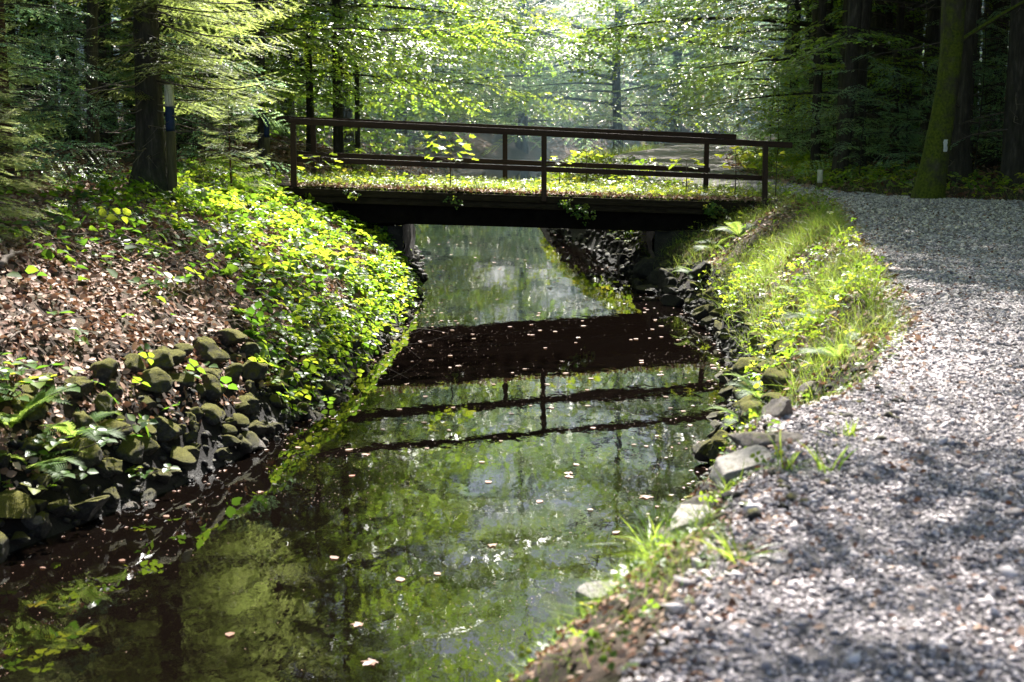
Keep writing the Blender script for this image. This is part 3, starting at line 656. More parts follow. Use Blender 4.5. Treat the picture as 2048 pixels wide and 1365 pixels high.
# deck slab: near top edge and far top edge
dl, dr = npt(560, 371), npt(1545, 404)
fl = np.array([dl[0] - .35, dl[1] + 2.45, dl[2] + .02]); fr_ = np.array([dr[0] - .35, dr[1] + 2.45, dr[2] + .02])
def deck_z(x, y):
    t = (np.asarray(x) - dl[0]) / (dr[0] - dl[0]); return dl[2] + (dr[2] - dl[2]) * t
mid = lambda p, q, t: p + (q - p) * t
g = G()
nx = 40
for (name, inset, top, bot, mat, l0, l1) in [('deck', .0, 0, -.10, 'soil', 0, 1)]:
    V = []
    for k in range(nx + 1):
        t = k / nx; a = mid(dl, dr, t); b = mid(fl, fr_, t)
        V += [a + (0, 0, top), b + (0, 0, top), b + (0, 0, bot), a + (0, 0, bot)]
    V = np.array(V); Q = []
    for k in range(nx):
        i = 4 * k
        for j in range(4): Q.append((i + j, i + (j + 1) % 4, i + 4 + (j + 1) % 4, i + 4 + j))
    Q += [(0, 3, 2, 1), (4 * nx, 4 * nx + 1, 4 * nx + 2, 4 * nx + 3)]
    g.add(V, Q); g.build('deck', M[mat], bridge)
off = lambda p, dx=0, dy=0, dz=0: (p[0] + dx, p[1] + dy, p[2] + dz)
bar('edge_beam', off(mid(dl, dr, .02), dy=-.05, dz=-.03), off(mid(dl, dr, .99), dy=-.05, dz=-.03), .09, .11, 'beam', bridge)
bar('edge_beam', off(mid(dl, dr, .02), dy=-.01, dz=-.145), off(mid(dl, dr, .99), dy=-.01, dz=-.145), .09, .10, 'beam', bridge)
bar('edge_beam', off(mid(fl, fr_, .02), dy=.05, dz=-.03), off(mid(fl, fr_, .99), dy=.05, dz=-.03), .09, .2, 'beam', bridge)
ga, gb = mid(dl, dr, .10), mid(dl, dr, .885)
for dy in (.12, 1.2, 2.25): bar('girder', off(ga, -.14 * dy, dy, -.25), off(gb, -.14 * dy, dy, -.25), .16, .30, 'steel', bridge)
# near railing
bar('top_rail', npt(577, 236), npt(1584, 285), .09, .098, 'wood', bridge)
bar('mid_rail', npt(590, 313, .06), npt(1532, 352, .06), .045, .085, 'wood', bridge)
for px, py, yb in [(587, 246, 372), (1088, 272, 400), (1530, 290, 404)]:
    t = npt(px, py, -.0); t[1] -= .0; b = np.array([t[0], t[1] - .02, npt(px, yb)[2] - .02])
    pst = bar('post', (t[0], t[1], t[2]), (b[0], b[1] - .06, b[2]), .085, .085, 'wood', bridge, up=(0, 1, 0))
    for dz in (.06, .46):
        gb_ = G(); tube(gb_, [(dz + .02, 0, .004), (dz + .02, 0, .012)], .016, 8); bo = gb_.build('bolt', M['steel'], pst)
# far railing
bar('top_rail', fpt(552, 232), fpt(1472, 269), .09, .098, 'wood', bridge)
bar('mid_rail', fpt(597, 303, -.07), fpt(1420, 336, -.07), .045, .085, 'wood', bridge)
for px, py in [(627, 243), (1010, 262), (1413, 276)]:
    t = fpt(px, py); bar('post', (t[0], t[1], t[2]), (t[0], t[1], float(deck_z(t[0], t[1])) - .12), .085, .085, 'wood', bridge, up=(0, 1, 0))
# stone abutments carrying the ends
def abut(x0, x1, ya, yb, zt, label):
    g = G(); r = np.random.default_rng(int(abs(x0) * 10)); nx_, nz_ = 9, 8
    def face(P0, U, W, nrmv):
        V = []; 
        for j in range(nz_ + 1):
            for i in range(nx_ + 1):
                V.append(P0 + U * i / nx_ + W * j / nz_ + nrmv * r.uniform(-.05, .05))
        i = np.arange(nz_)[:, None] * (nx_ + 1) + np.arange(nx_)[None]
        g.add(V, np.stack([i, i + 1, i + nx_ + 2, i + nx_ + 1], -1).reshape(-1, 4))
    A = np.array
    face(A([x0, ya, -.3]), A([x1 - x0, .0, 0]), A([0, 0, zt + .3]), A([0, 1, 0]))
    face(A([x0, ya, -.3]), A([0, yb - ya, 0]), A([0, 0, zt + .3]), A([1, 0, 0]))
    face(A([x1, ya, -.3]), A([0, yb - ya, 0]), A([0, 0, zt + .3]), A([1, 0, 0]))
    face(A([x0, ya, zt]), A([x1 - x0, 0, 0]), A([0, yb - ya, 0]), A([0, 0, .2]))
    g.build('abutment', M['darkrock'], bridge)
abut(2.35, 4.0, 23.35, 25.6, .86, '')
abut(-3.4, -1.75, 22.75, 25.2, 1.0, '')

# turf on the deck
def on_deck(n, t0, t1, b0, b1):
    t = rng.uniform(t0, t1, n); b = rng.uniform(b0, b1, n)
    P = dl[None] + (dr - dl)[None] * t[:, None] + (fl - dl)[None] * b[:, None]; return P[:, 0], P[:, 1]
g = G()
dens = lambda x: np.clip(.6 + 1.6 * fbm(x * 1.1 + 2, x * 0, 2), .2, 1)
x, y = on_deck(15000, .03, 1, .0, 1); k = rng.uniform(0, 1, len(x)) < dens(x); blades(g, x[k], y[k], .07, .22, .006, .4, top=deck_z, rb=(3, 1.3))
x, y = on_deck(1500, .03, 1, -.04, .03); blades(g, x, y, .05, .14, .006, .6, top=lambda a, b: deck_z(a, b) - .02, rb=(3, 1.6))
tag(g.build('deck_grass', M['grass']), 'sunlit grass growing over the deck of the footbridge', 'grass', kind='stuff')
g = G(); x, y = on_deck(2200, .02, 1, .02, 1); canopy_leaves(g, x, y, .01, .12, .03, .06, TRIFOIL, .4, (0, -.1, 0), top=deck_z)
tag(g.build('deck_herbs', M['bramble']), 'small leafy herbs among the grass of the bridge deck', 'herbs', kind='stuff')
g = G(); x, y = on_deck(2600, .02, .99, -.06, .2); lay_leaves(g, x, y, .04, .07, .03, .5, CURL, top=deck_z)
tag(g.build('deck_leaf_litter', M['litter']), 'dry brown leaves along the near edge of the bridge deck', 'leaf litter', kind='stuff')
# hanging creepers
def vine(px, py, L, label, n=26, drift=.2):
    p = npt(px, py, -.14); o = empty('ivy', tuple(p), 0, label, 'creeper'); g = G(); st = G()
    for b in range(3):
        pts = [np.array([0, 0, .03])]
        for k in range(8): pts.append(pts[-1] + np.array([random.gauss(drift * L / 8, .03), -.012 * random.random(), -L * random.uniform(.4, 1) / 8 * (1 - .25 * b)]))
        tube(st, pts, .003, 4)
        for k in range(n // 3):
            q = pts[random.randrange(1, 9)] + np.array([random.gauss(0, .05), random.gauss(-.02, .02), random.gauss(0, .03)])
            scatter(g, TRIFOIL, frame(np.array([[random.gauss(0, 1), -.4, -.6]]), unit(np.array([[0, -.6, .8]]) + jit(1, .25)), random.uniform(.035, .06)), q[None], [random.random()])
    st.build('stem', M['twig'], o); g.build('leaves', M['bramble'], o)
vine(1120, 405, .5, 'leafy creeper hanging over the bridge edge just right of the middle post', 42, .5)
vine(1165, 415, .42, 'thin creeper trailing lowest below the bridge girder', 18, .2)
vine(1420, 412, .35, 'grey green creeper hanging under the right part of the deck', 34, .3)
vine(700, 388, .12, 'short creeper sprig on the edge beam near the left end', 9, .3)
vine(900, 398, .16, 'short creeper sprig on the edge beam left of the middle post', 9, .3)

def maple_sapling(loc, h, tiers, s, label, sp=.3, pal='bramble'):
    o = empty('maple_sapling', tuple(loc), 0, label, 'sapling'); st = G(); g = G()
    tube(st, [(0, 0, -.03), (.01, 0, h * .5), (0, .01, h)], [.011, .008, .004], 5)
    for k, (f, nl) in enumerate(tiers):
        a0 = random.uniform(0, 6)
        for j in range(nl):
            a = a0 + j * 2 * PI / nl; q = sp * random.uniform(.6, 1.1); p0 = np.array([0, 0, h * f]); p1 = p0 + np.array([math.cos(a) * q, math.sin(a) * q, random.uniform(0, .1)])
            tube(st, [p0, (p0 + p1) / 2 + (0, 0, .02), p1], .0025, 4)
            scatter(g, MAPLE, frame(np.array([[math.cos(a), math.sin(a), -.25]]), unit(np.array([[.1, .45, 1]]) + jit(1, .2)), s * random.uniform(.75, 1.15)), p1[None], [random.uniform(.4, .95)])
    st.build('stem', M['twig'], o); g.build('leaves', M[pal], o); return o
def deckp(px, b):
    q = npt(px, 390); t = (q[0] - dl[0]) / (dr[0] - dl[0]); P = dl + (dr - dl) * t + (fl - dl) * b; return P
maple_sapling(deckp(905, .15), .78, [(1, 6), (.86, 7), (.72, 7), (.58, 5)], .155, 'tall maple sapling with yellow green leaves on the deck left of the middle post', .34)
maple_sapling(deckp(1480, .12), .85, [(1, 3), (.85, 4), (.6, 4), (.45, 3)], .18, 'maple sapling with several leaf tiers just left of the right end post', .24)
maple_sapling(deckp(1395, .3), .6, [(1, 4), (.8, 4)], .17, 'slim maple sapling in front of the right far post', .2)
maple_sapling(deckp(1560, .1), .75, [(1, 3), (.75, 3)], .15, 'small maple sapling beside the right end post', .2)
maple_sapling(deckp(1150, .6), .5, [(1, 5), (.8, 5)], .12, 'bushy low sapling on the deck just right of the middle post', .25)
maple_sapling(deckp(1225, .9), .62, [(1, 4), (.85, 4)], .14, 'pale sapling by the far railing with upright leaf', .2)
maple_sapling(deckp(640, .0), .45, [(1, 5), (.8, 6), (.6, 6)], .13, 'bushy sapling hiding the foot of the left end post', .25)

# ------------------------------------------------------------------ waymark posts
def waymark(base, H, r, parts, label, name='waymark_post'):
    o = empty(name, tuple(base), 0, label, 'post'); z = -.25
    for nm, z1, m in parts:
        g = G(); zz = np.linspace(z, z1, 6); tube(g, [(0, 0, q) for q in zz], r, 14, cap=True); z = z1
        g.build(nm, M[m], o, smooth=False)
    return o
b = ground_at(347, 408); top = at_y(343, 170, b[1])[2] - b[2]; k1 = at_y(343, 213, b[1])[2] - b[2]; k2 = at_y(345, 263, b[1])[2] - b[2]
waymark(b, top, 9.3 / F_PX * b[1], [('shaft', k2, 'post'), ('blue_band', k1, 'blue'), ('white_band', top, 'white')], 'round wooden post with peeling white top above a blue band, beside the big spruce')
b = ground_at(1639, 382); top = at_y(1639, 340, b[1])[2] - b[2]; k1 = at_y(1639, 366, b[1])[2] - b[2]
waymark(b, top, 5.5 / F_PX * b[1], [('shaft', k1, 'post'), ('white_band', top, 'white')], 'short white topped post at the edge of the dark wood past the bridge')
b = np.array([-4.3, 25.2, 0]); b[2] = hgt(b[0], b[1]); waymark(b, 1, .05, [('shaft', .65, 'post'), ('blue_band', 1.0, 'blue')], 'small blue topped post half hidden behind the left bridge end')
# ------------------------------------------------------------------ trees
def make_spray(L, seed, leaf=.075, droop=.10):
    """a flat beech branch: leaves in two ranks along side twigs"""
    r = np.random.default_rng(seed); g = G(); st = G()
    ax = lambda t: np.array([.06 * L * math.sin(2.2 * t + seed), L * t, -droop * L * t * t])
    tube(st, [ax(t) for t in np.linspace(0, 1, 6)], np.linspace(.009, .002, 6) * L / 2, 4, cap=False)
    D, U, P, SZ, RN = [], [], [], [], []
    def rank(p0, d, l):
        d = unit(d); side = unit(np.cross(d, np.array([0, 0, 1.]))); s = .02; k = 0
        while s < l:
            sg = 1 if k % 2 else -1; q = p0 + d * s - np.array([0, 0, .12 * s * s / max(l, .1)])
            D.append(unit(d * .7 + side * sg * .8 + r.normal(0, .12, 3) - np.array([0, 0, .12]))); U.append(unit(np.array([0, 0, 1.]) + r.normal(0, .36, 3)))
            P.append(q); SZ.append(leaf * r.uniform(.7, 1.2)); RN.append(r.beta(2, 2)); s += leaf * .55; k += 1
    nt = int(L / .13)
    for k in range(1, nt + 1):
        t = k / nt; p0 = ax(t * .97); sg = 1 if k % 2 else -1
        l = L * .42 * (math.sin(PI * min(1, .18 + t * .78)) ** .7) * r.uniform(.6, 1.15)
        d = np.array([sg * .85, .6, r.normal(-.03, .08)])
        tube(st, [p0, p0 + unit(d) * l * .8], [.0035, .0015], 3, cap=False); rank(p0, d, l)
    rank(ax(.8), ax(1) - ax(.8), L * .25)
    scatter(g, LEAF, frame(np.array(D), np.array(U), np.array(SZ)), np.array(P), np.array(RN))
    a, b = g.merged(), st.merged()
    return (a[0], a[1], a[2], a[3]), (b[0], b[1], b[2], b[3])
SPR = [make_spray(1.7, 1), make_spray(2.1, 2), make_spray(1.4, 3), make_spray(1.9, 4)]
SPRB = [make_spray(1.9, 5, .11), make_spray(2.2, 6, .11), make_spray(1.6, 7, .10)]       # coarser leaves for tall crowns

def beech(H, r0, limbs, seed, sprays=SPR, trunk_pts=None, mats=('bark', 'beech'), dens=1.6, wob=.12, n=12, flare=1.5, lean=(0, 0), t0=.28):
    r = np.random.default_rng(seed); tg = G(); cg = G()
    if trunk_pts is None:
        zz = np.array([-.4, 0, .25, .6, 1.2, 2, 3, 4.5, 6, 8, 10, 12.5, 15, 18, 21]); zz = np.append(zz[zz < H - .5], H)
        ph = r.uniform(0, 6); trunk_pts = [(lean[0] * z + .12 * math.sin(z * .45 + ph) * min(1, z / 3), lean[1] * z + .1 * math.cos(z * .4 + ph) * min(1, z / 3), z) for z in zz]
        rad = [r0 * (1 - .85 * max(z, 0) / H) * (1 + (flare - 1) * math.exp(-max(z, 0) / .28)) for z in zz]
    else: trunk_pts, rad = trunk_pts
    tp = np.array(trunk_pts, float)
    tube(tg, tp, rad, n, wob=wob)
    for (h, az, L, el, dr) in limbs:
        p0 = np.array([np.interp(h, tp[:, 2], tp[:, 0]), np.interp(h, tp[:, 2], tp[:, 1]), h]); dh = np.array([math.cos(az), math.sin(az), 0])
        sx = np.array([-dh[1], dh[0], 0]); w = r.uniform(-.12, .12)
        cur = lambda t: p0 + dh * L * t + np.array([0, 0, L * (math.tan(el) * t - dr * t * t)]) + sx * L * w * math.sin(3 * t)
        ts = np.linspace(0, 1, 8); tube(tg, [cur(t) for t in ts], np.linspace(.011 * L + .01, .008, 8), 6, cap=False)
        k = max(2, int(L * dens)); 
        for i in range(k):
            t = t0 + (1 - t0) * (i + r.uniform(.2, .8)) / k if i < k - 1 else .97
            a = az + (r.choice([-1, 1]) * r.uniform(.3, 1.1) if i < k - 1 else 0); sc = r.uniform(.75, 1.2) * min(1.25, .55 + L * .14)
            d = np.array([math.cos(a), math.sin(a), r.normal(-.12, .2)])
            lt, tt = sprays[r.integers(len(sprays))]
            Mx = frame(d[None], unit(np.array([[0, 0, 1.]]) + r.normal(0, .26, (1, 3))), sc); q = cur(t)[None]
            scatter(cg, lt, Mx, q, [r.uniform(.2, .9)], 0, True); scatter(cg, tt, Mx, q, [.5], 1)
    return tg.mesh('trunk', M[mats[0]], smooth=True), cg.mesh('crown', [M[mats[1]], M['twig']])
def limbs_for(H, h0, n, Lmax, seed, bias=0.0, low=()):
    r = np.random.default_rng(seed); out = []
    for k in range(n):
        h = h0 + (H - h0 - .6) * (k / n) ** 1.0; az = k * 2.4 + r.uniform(-.3, .3)
        f = (h - h0) / (H - h0); L = Lmax * (1 - f) ** .55 * r.uniform(.75, 1.1) * (1 + bias * math.cos(az)) + .5
        out.append((h, az, L, R(14 + 30 * f + r.uniform(-6, 6)), .18))
    return out + list(low)
def place(meshes, loc, rz, sc, name, label, cat='tree', group=None, mats=None):
    o = empty(name, (loc[0], loc[1], float(hgt(loc[0], loc[1])) - .02), rz, label, cat, group); o.scale = (sc,) * 3
    link('trunk', meshes[0], o); link('crown', meshes[1], o)
    return o

EDGE = [beech(17, .17, limbs_for(17, 2.0, 34, 4.6, 21, .35, [(1.6, .3, 3.2, R(8), .12), (1.9, -.6, 3.4, R(10), .14), (2.6, .1, 4.4, R(10), .16)]), 21),
        beech(15, .14, limbs_for(15, 1.6, 32, 4.2, 22, .35, [(1.4, -.2, 3.0, R(6), .1), (2.2, .7, 3.6, R(10), .15)]), 22),
        beech(18, .19, limbs_for(18, 3.0, 34, 5.0, 23, .3, [(2.3, .2, 4.2, R(4), .12), (3.0, -.8, 4.0, R(8), .14)]), 23)]
FAR = [beech(17, .17, limbs_for(17, 1.6, 36, 4.8, 24, .2, [(.9 + .22 * k, k * 1.05, 3.2, R(4), .1) for k in range(7)]), 24, mats=('bark', 'beechhaze')),
       beech(16, .15, limbs_for(16, 1.5, 36, 4.8, 25, .2, [(.8 + .22 * k, k * 1.05 + .4, 3.2, R(4), .1) for k in range(7)]), 25, mats=('bark', 'beechhaze'))]
TALL = [beech(20, .22, limbs_for(20, 7.5, 17, 4.6, 31, .3), 31, SPRB, dens=1.2), beech(18, .2, limbs_for(18, 6.5, 16, 4.2, 32, .3), 32, SPRB, dens=1.2)]
for k, (x, y, rz, sc, lab) in enumerate([
    (-7.8, 27.5, .1, .9, 'beech with low layered branches just behind the left bridge end'), (-7.2, 32.5, -.1, 1.0, 'second beech along the left canal side beyond the bridge'),
    (-7.2, 37, .2, 1.1, 'tall beech reaching over the canal on the left, behind the second one'), (-6.8, 44, 0, 1.25, 'far left beech whose sunlit sprays hang over the water'),
    (-6.2, 52, -.2, 1.35, 'hazy beech on the far left bank before the canal bends'), (-10, 29, .3, 1, 'shaded beech deep in the left wood behind the first beech'),
    (-10.5, 41, .0, 1.1, 'shaded beech deep in the left wood behind the third beech')]):
    place(EDGE[k % 3], (x, y), rz, sc, 'beech_tree', lab)
for k, (x, y, rz, sc, lab) in enumerate([
    (9.2, 31, PI, .95, 'beech with hanging sprays right of the path beyond the bridge'), (8.6, 37.5, PI + .2, 1.05, 'beech at the right path edge where the far gravel shows'),
    (9.6, 46, PI - .2, 1.25, 'beech beside the far path bend on the right'), (11.8, 53, PI, 1.35, 'tall hazy beech right of the far path bend'),  (9.5, 88, 4, 1.9, 'very tall pale beech far behind the bend on the right')]):
    place(EDGE[(k + 1) % 3], (x, y), rz, sc, 'beech_tree', lab)
for k, (x, y, rz, sc, lab) in enumerate([
    (-4.8, 62, .2, 1.35, 'sunlit beech closing the canal view, left of the bright gap'), (4.3, 58, PI, 1.3, 'bright beech between far path and canal bend'),
    (.5, 73, 1, 1.5, 'pale backlit beech straight behind the canal bend'), (-3.6, 78, 2, 1.5, 'hazy beech farthest back on the left of the gap'),
    (8.0, 70, 3, 1.5, 'pale beech behind the far path, right of the gap'), (-9, 68, .4, 1.5, 'beech in the hazy left distance behind the canal bend'), (13, 66, 3.4, 1.5, 'beech in the hazy right distance behind the far path')]):
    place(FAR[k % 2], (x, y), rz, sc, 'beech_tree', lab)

# the thin tree whose long limbs reach over the water at the left
rch = [(5.4, .05, 6.6, R(10), .26), (6.6, -.05, 7.0, R(8), .2), (7.6, .2, 6.2, R(10), .2)]
place(beech(14, .09, [(h, az, L, R(25), .1) for h, az, L in [(8, 2.6, 2.4), (8.8, 3.6, 2.4), (9.6, 1.8, 2), (10.4, 3, 2), (11.4, 4, 1.6), (12.4, 2.2, 1.4), (13.2, 5, 1)]] + rch, 41, dens=1.3, t0=.5), (-6.0, 20.6), 0, 1, 'beech_tree', 'slender dark stemmed beech left of the big spruce, limbs reaching over the water')

# two tall trees whose high limbs meet above the far canal
for x, y, az0, sd, lab in [(-5.4, 47.5, .05, 45, 'tall beech on the far left bank with high limbs arching over the canal'), (9.4, 49.5, PI + .1, 46, 'tall beech beyond the far path with high limbs arching over it')]:
    r_ = np.random.default_rng(sd)
    lim = [(h, az0 + r_.uniform(-.55, .55), 8.2 - .16 * h + r_.uniform(-1, 1), R(r_.uniform(8, 24)), .16) for h in np.linspace(10, 19, 6)] + limbs_for(21, 10, 9, 3.0, sd)
    place(beech(21, .2, lim, sd, SPRB, dens=1.7), (x, y), 0, 1, 'beech_tree', lab)

# trees that shade the path
for k, (x, y, rz, sc, lab) in enumerate([(7.3, 13.8, PI + .8, 1.0, 'beech leaning over the path from the right, outside the wood edge'), (6.6, 9.8, PI + .3, .95, 'beech shading the near path from the right'),
                                          (10.8, 20.5, 2.2, 1.0, 'beech shading the path where it widens before the bridge'), (8.6, 17.4, PI - .3, .9, 'beech at the right where the path begins to widen'),
                                          (12.5, 17, .8, 1.0, 'beech behind the path side row on the right'), (-9.5, 12.5, .5, .95, 'beech above the left bank outside the view')]):
    place(TALL[k % 2], (x, y), rz, sc, 'beech_tree', lab)

# the mossy leaning tree
b = ground_at(1858, 400); by = b[1]
cpts = [(at_y(px, py, by) - b) for px, py in [(1853, 408), (1858, 392), (1863, 360), (1872, 310), (1882, 250), (1895, 170), (1903, 90), (1908, 0), (1912, -120)]]
wpx = np.array([84, 66, 58, 52, 48, 45, 44, 44, 40]) / 2 / F_PX * by
cpts[0][2] = -.3
pts = [tuple(c) for c in cpts] + [(cpts[-1][0] + .3, 0, 9), (cpts[-1][0] + .5, 0, 16)]
rad = list(wpx) + [.14, .05]
limb = [(2.4, -.1, 3.0, R(34), .15)] + [(h, az, L, el, .15) for h, az, L, el in [(6, 5.9, 3.4, R(20)), (6.6, 1.0, 4, R(20)), (7.4, .2, 4, R(20)), (8.2, 5.2, 3, R(25)), (9, 1.4, 2.6, R(25)), (10, .6, 3.4, R(30)), (11, 5.6, 3, R(30)), (12.3, 1.2, 2.6, R(34)), (13.4, 0, 2.2, R(40)), (14.6, .8, 1.6, R(45))]]
mt = beech(16, .2, limb, 51, SPRB, trunk_pts=(pts, rad), mats=('mossbark', 'beech'), n=20, wob=.16)
o = place(mt, (b[0], b[1]), 0, 1, 'mossy_tree', 'thick leaning tree with bright moss and a white paint mark at the path edge')
o.location = tuple(b)
def mark(px0, px1, py0, py1, name):
    g = G(); V = []; pp = np.array(pts); m = 9
    for j in range(m):
        zz = at_y(1890, py0 + (py1 - py0) * j / (m - 1), by)[2] - b[2]
        cx = np.interp(zz, pp[:, 2], pp[:, 0]); cy = np.interp(zz, pp[:, 2], pp[:, 1]); rr = np.interp(zz, pp[:, 2], rad) * 1.06 + .006
        for i in range(6):
            px = px0 + (px1 - px0) * i / 5 + random.uniform(-1, 1) * (1 if i in (0, 5) else 0)
            xx = at_y(px, py0, by)[0] - b[0]; dx = np.clip((xx - cx) / rr, -.95, .95); V.append((cx + dx * rr, cy - rr * math.sqrt(1 - dx * dx), zz))
    i = np.arange(m - 1)[:, None] * 6 + np.arange(5)[None]
    g.add(V, np.stack([i, i + 1, i + 7, i + 6], -1).reshape(-1, 4)); g.build(name, M['whitemark'], o)
mark(1879, 1888, 279, 303, 'paint_mark')

# ---- conifers
def spruce_branch(L, seed, nl, nw, ns, tw=.075, droop=.25, dead=False):
    r = np.random.default_rng(seed); g = G(); st = G()
    ax = lambda t: np.array([.04 * L * math.sin(3 * t + seed), L * t, L * (-droop * t + droop * .9 * t ** 2.5)])
    tube(st, [ax(t) for t in np.linspace(0, 1, 6)], np.linspace(.012, .002, 6) * max(L, 1) / 1.6, 4, cap=False)
    V, T, RN = [], [], []
    def needles(p0, d, l, rn):
        d = unit(d); side = unit(np.cross(d, np.array([0, 0, 1.]))); upv = np.cross(side, d); s = 0.0
        while s < l:
            for sg in (-1, 1):
                q = p0 + d * s; dd = unit(d * .75 + side * sg * .8 + upv * r.uniform(-.25, .5)); w = d * nw * .5
                V.extend([q - w, q + w, q + dd * nl * r.uniform(.7, 1.15)]); k = len(V); T.append((k - 3, k - 2, k - 1)); RN.extend([rn] * 3)
            s += ns
    nt = int(L / tw); st0 = .12
    for k in range(nt):
        t = st0 + (1 - st0) * (k + .5) / nt; p0 = ax(t); sg = 1 if k % 2 else -1
        l = min(.62, L * .5 * (1 - t) ** .8 + .10) * r.uniform(.7, 1.15)
        d = np.array([sg * .75, .68, -.34 + r.normal(0, .14)]); rn = float(np.clip(r.beta(2, 2) + .35 * (t - .5), 0, 1))
        st.add(*(lambda a, b: (np.array([a + (0, 0, .002), a - (0, 0, .002), b]), None, [(0, 1, 2)]))(p0, p0 + unit(d) * l))
        needles(p0, d, l, rn)
        if l > .28 and nl < .06:
            for f in (.45, .7):
                for s2 in (-1, 1): needles(p0 + unit(d) * l * f, np.array([sg * .75 + s2 * .5, .68 - s2 * sg * .5, -.25]), l * .4, min(1, rn + .15))
    needles(ax(.9), ax(1) - ax(.9), L * .12 + .05, .9)
    b = st.merged()
    return (np.array(V), Z4, np.array(T), np.array(RN)), (b[0], b[1], b[2], b[3])
SB = [spruce_branch(L, 70 + k, .035, .009, .013) for k, L in enumerate((1.2, 1.7, 2.2))]
CB = [spruce_branch(L, 80 + k, .13, .05, .07, .12) for k, L in enumerate((1.3, 1.8))]
def conifer(H, r0, h0, nb, Lmax, seed, br, dead=0, mats=('bark', 'darkneedle'), flare=1.3, side=None, n=9, lean=0):
    r = np.random.default_rng(seed); tg = G(); cg = G()
    zz = np.array([-.3, 0, .2, .5, 1, 2, 3, 5, 8, 11, 14, 17, 20, 24]); zz = np.append(zz[zz < H - .5], H)
    tube(tg, [(lean * z, .04 * math.sin(z), z) for z in zz], [r0 * (1 - .9 * max(z, 0) / H) * (1 + (flare - 1) * math.exp(-max(z, 0) / .3)) for z in zz], n, wob=.1)
    for k in range(dead):
        h = r.uniform(.5, h0 + 1.5); a = r.uniform(0, 6.28); l = r.uniform(.5, 1.7); p0 = np.array([lean * h, 0, h]); d = np.array([math.cos(a), math.sin(a), r.uniform(-.35, .1)])
        e = p0 + d * l; m_ = (p0 + e) / 2 + r.normal(0, .06, 3); tube(tg, [p0, m_, e], [.011, .007, .002], 4, mat=1, cap=False)
        for q in range(3):
            s0 = p0 + d * l * r.uniform(.35, .9); tube(tg, [s0, s0 + unit(d + r.normal(0, .5, 3)) * l * .3], [.004, .0012], 3, mat=1, cap=False)
    ref = [1.2, 1.7, 2.2] if br is SB else [1.3, 1.8]
    for k in range(nb):
        f = k / nb; h = h0 + (H - h0) * f; az = k * 2.4 + r.uniform(-.4, .4)
        L = Lmax * (1 - f) ** .75 * r.uniform(.7, 1.1) + .25
        if side is not None: L *= side(az, h)
        if L < .2: continue
        i = int(np.argmin([abs(L - q) for q in ref])); sc = L / ref[i]
        d = np.array([math.cos(az), math.sin(az), r.uniform(-.12, .1) + .35 * f])
        Mx = frame(d[None], np.array([[0, 0, 1.]]) + r.normal(0, .1, (1, 3)), sc); q = np.array([[lean * h, 0, h]])
        scatter(cg, br[i][0], Mx, q, [r.uniform(.3, .9)], 0, True); scatter(cg, br[i][1], Mx, q, [.5], 1)
    return tg.mesh('trunk', [M[mats[0]], M['deadtwig']], smooth=True), cg.mesh('crown', [M[mats[1]], M['twig']])
# the big spruce by the waymark post
b = ground_at(305, 392)
sp = conifer(15, .18, 1.3, 300, 2.2, 91, SB, dead=46, mats=('bark', 'needle'), flare=2.3, n=16,
             side=lambda a, h: (1.0 if math.cos(a) > -.2 else .8) * (.75 if math.sin(a) < -.45 and h < 3 else 1) * (1 if h > 2.6 else (.85 if math.cos(a) > .2 else .35)))
o = place(sp, (b[0], b[1]), 0, 1, 'spruce_tree', 'big spruce with flared mossy foot and sunlit right branches behind the waymark post')
# young spruces
YS = conifer(3.2, .03, .25, 46, 1.05, 92, SB, mats=('redbark', 'needle'), n=6)
for k, (x, y, sc, lab) in enumerate([(-4.95, 12.9, .75, 'young bright spruce at the far left edge above the bank'), (-6.2, 16.5, 1.0, 'young shaded spruce left of the slender beech stem'),
                                      (-4.1, 20.9, .55, 'low young spruce between the big spruce and the bridge'), (8.4, 20.6, .8, 'young spruce peeping in at the right edge beside the path')]):
    place(YS, (x, y), k * 1.3, sc, 'young_spruce', lab)
# the thin red trunk
rt = conifer(16, .075, 5.0, 50, 1.6, 93, CB, dead=40, mats=('redbark', 'darkneedle'), n=9)
place(rt, (-5.85, 16.6), .4, 1, 'pine_tree', 'thin reddish trunk with dead side twigs near the left picture edge')

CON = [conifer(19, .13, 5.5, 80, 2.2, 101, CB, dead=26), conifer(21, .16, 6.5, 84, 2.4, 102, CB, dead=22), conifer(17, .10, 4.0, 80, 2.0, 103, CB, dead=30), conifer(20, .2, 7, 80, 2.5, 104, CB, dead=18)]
taken = []
def stand(n, x0, x1, y0, y1, ok, gap, label, group):
    c = 0
    for _ in range(n * 40):
        if c >= n: break
        y = random.uniform(y0, y1); x = random.uniform(x0, x1)
        if not ok(x, y) or any((x - a) ** 2 + (y - q) ** 2 < gap * gap for a, q in taken): continue
        taken.append((x, y)); c += 1
        place(CON[random.randrange(4)], (x, y), random.uniform(0, 6.28), random.uniform(.85, 1.15), 'conifer_tree', label, group=group)
seen = lambda x, y: abs(x) < y * .40 + 1.5
stand(70, -30, -5, 19, 60, lambda x, y: x < float(xL(y)) - 4.6 and seen(x, y) and not (y < 25 and x > -9.5), 1.5, 'straight dark conifer in the dim wood left of the canal', 'dark conifers in the left wood')
stand(100, 6, 34, 22, 62, lambda x, y: x > float(xQ(y)) + 1.4 and seen(x, y) and not (5.5 < x < 8 and y < 25), 1.3, 'straight dark conifer in the dim wood right of the path', 'dark conifers in the right wood')
stand(34, -30, 34, 80, 100, lambda x, y: not (2 < x < 8), 2.4, 'hazy conifer in the far wood behind the canal bend', 'far conifers behind the bend')
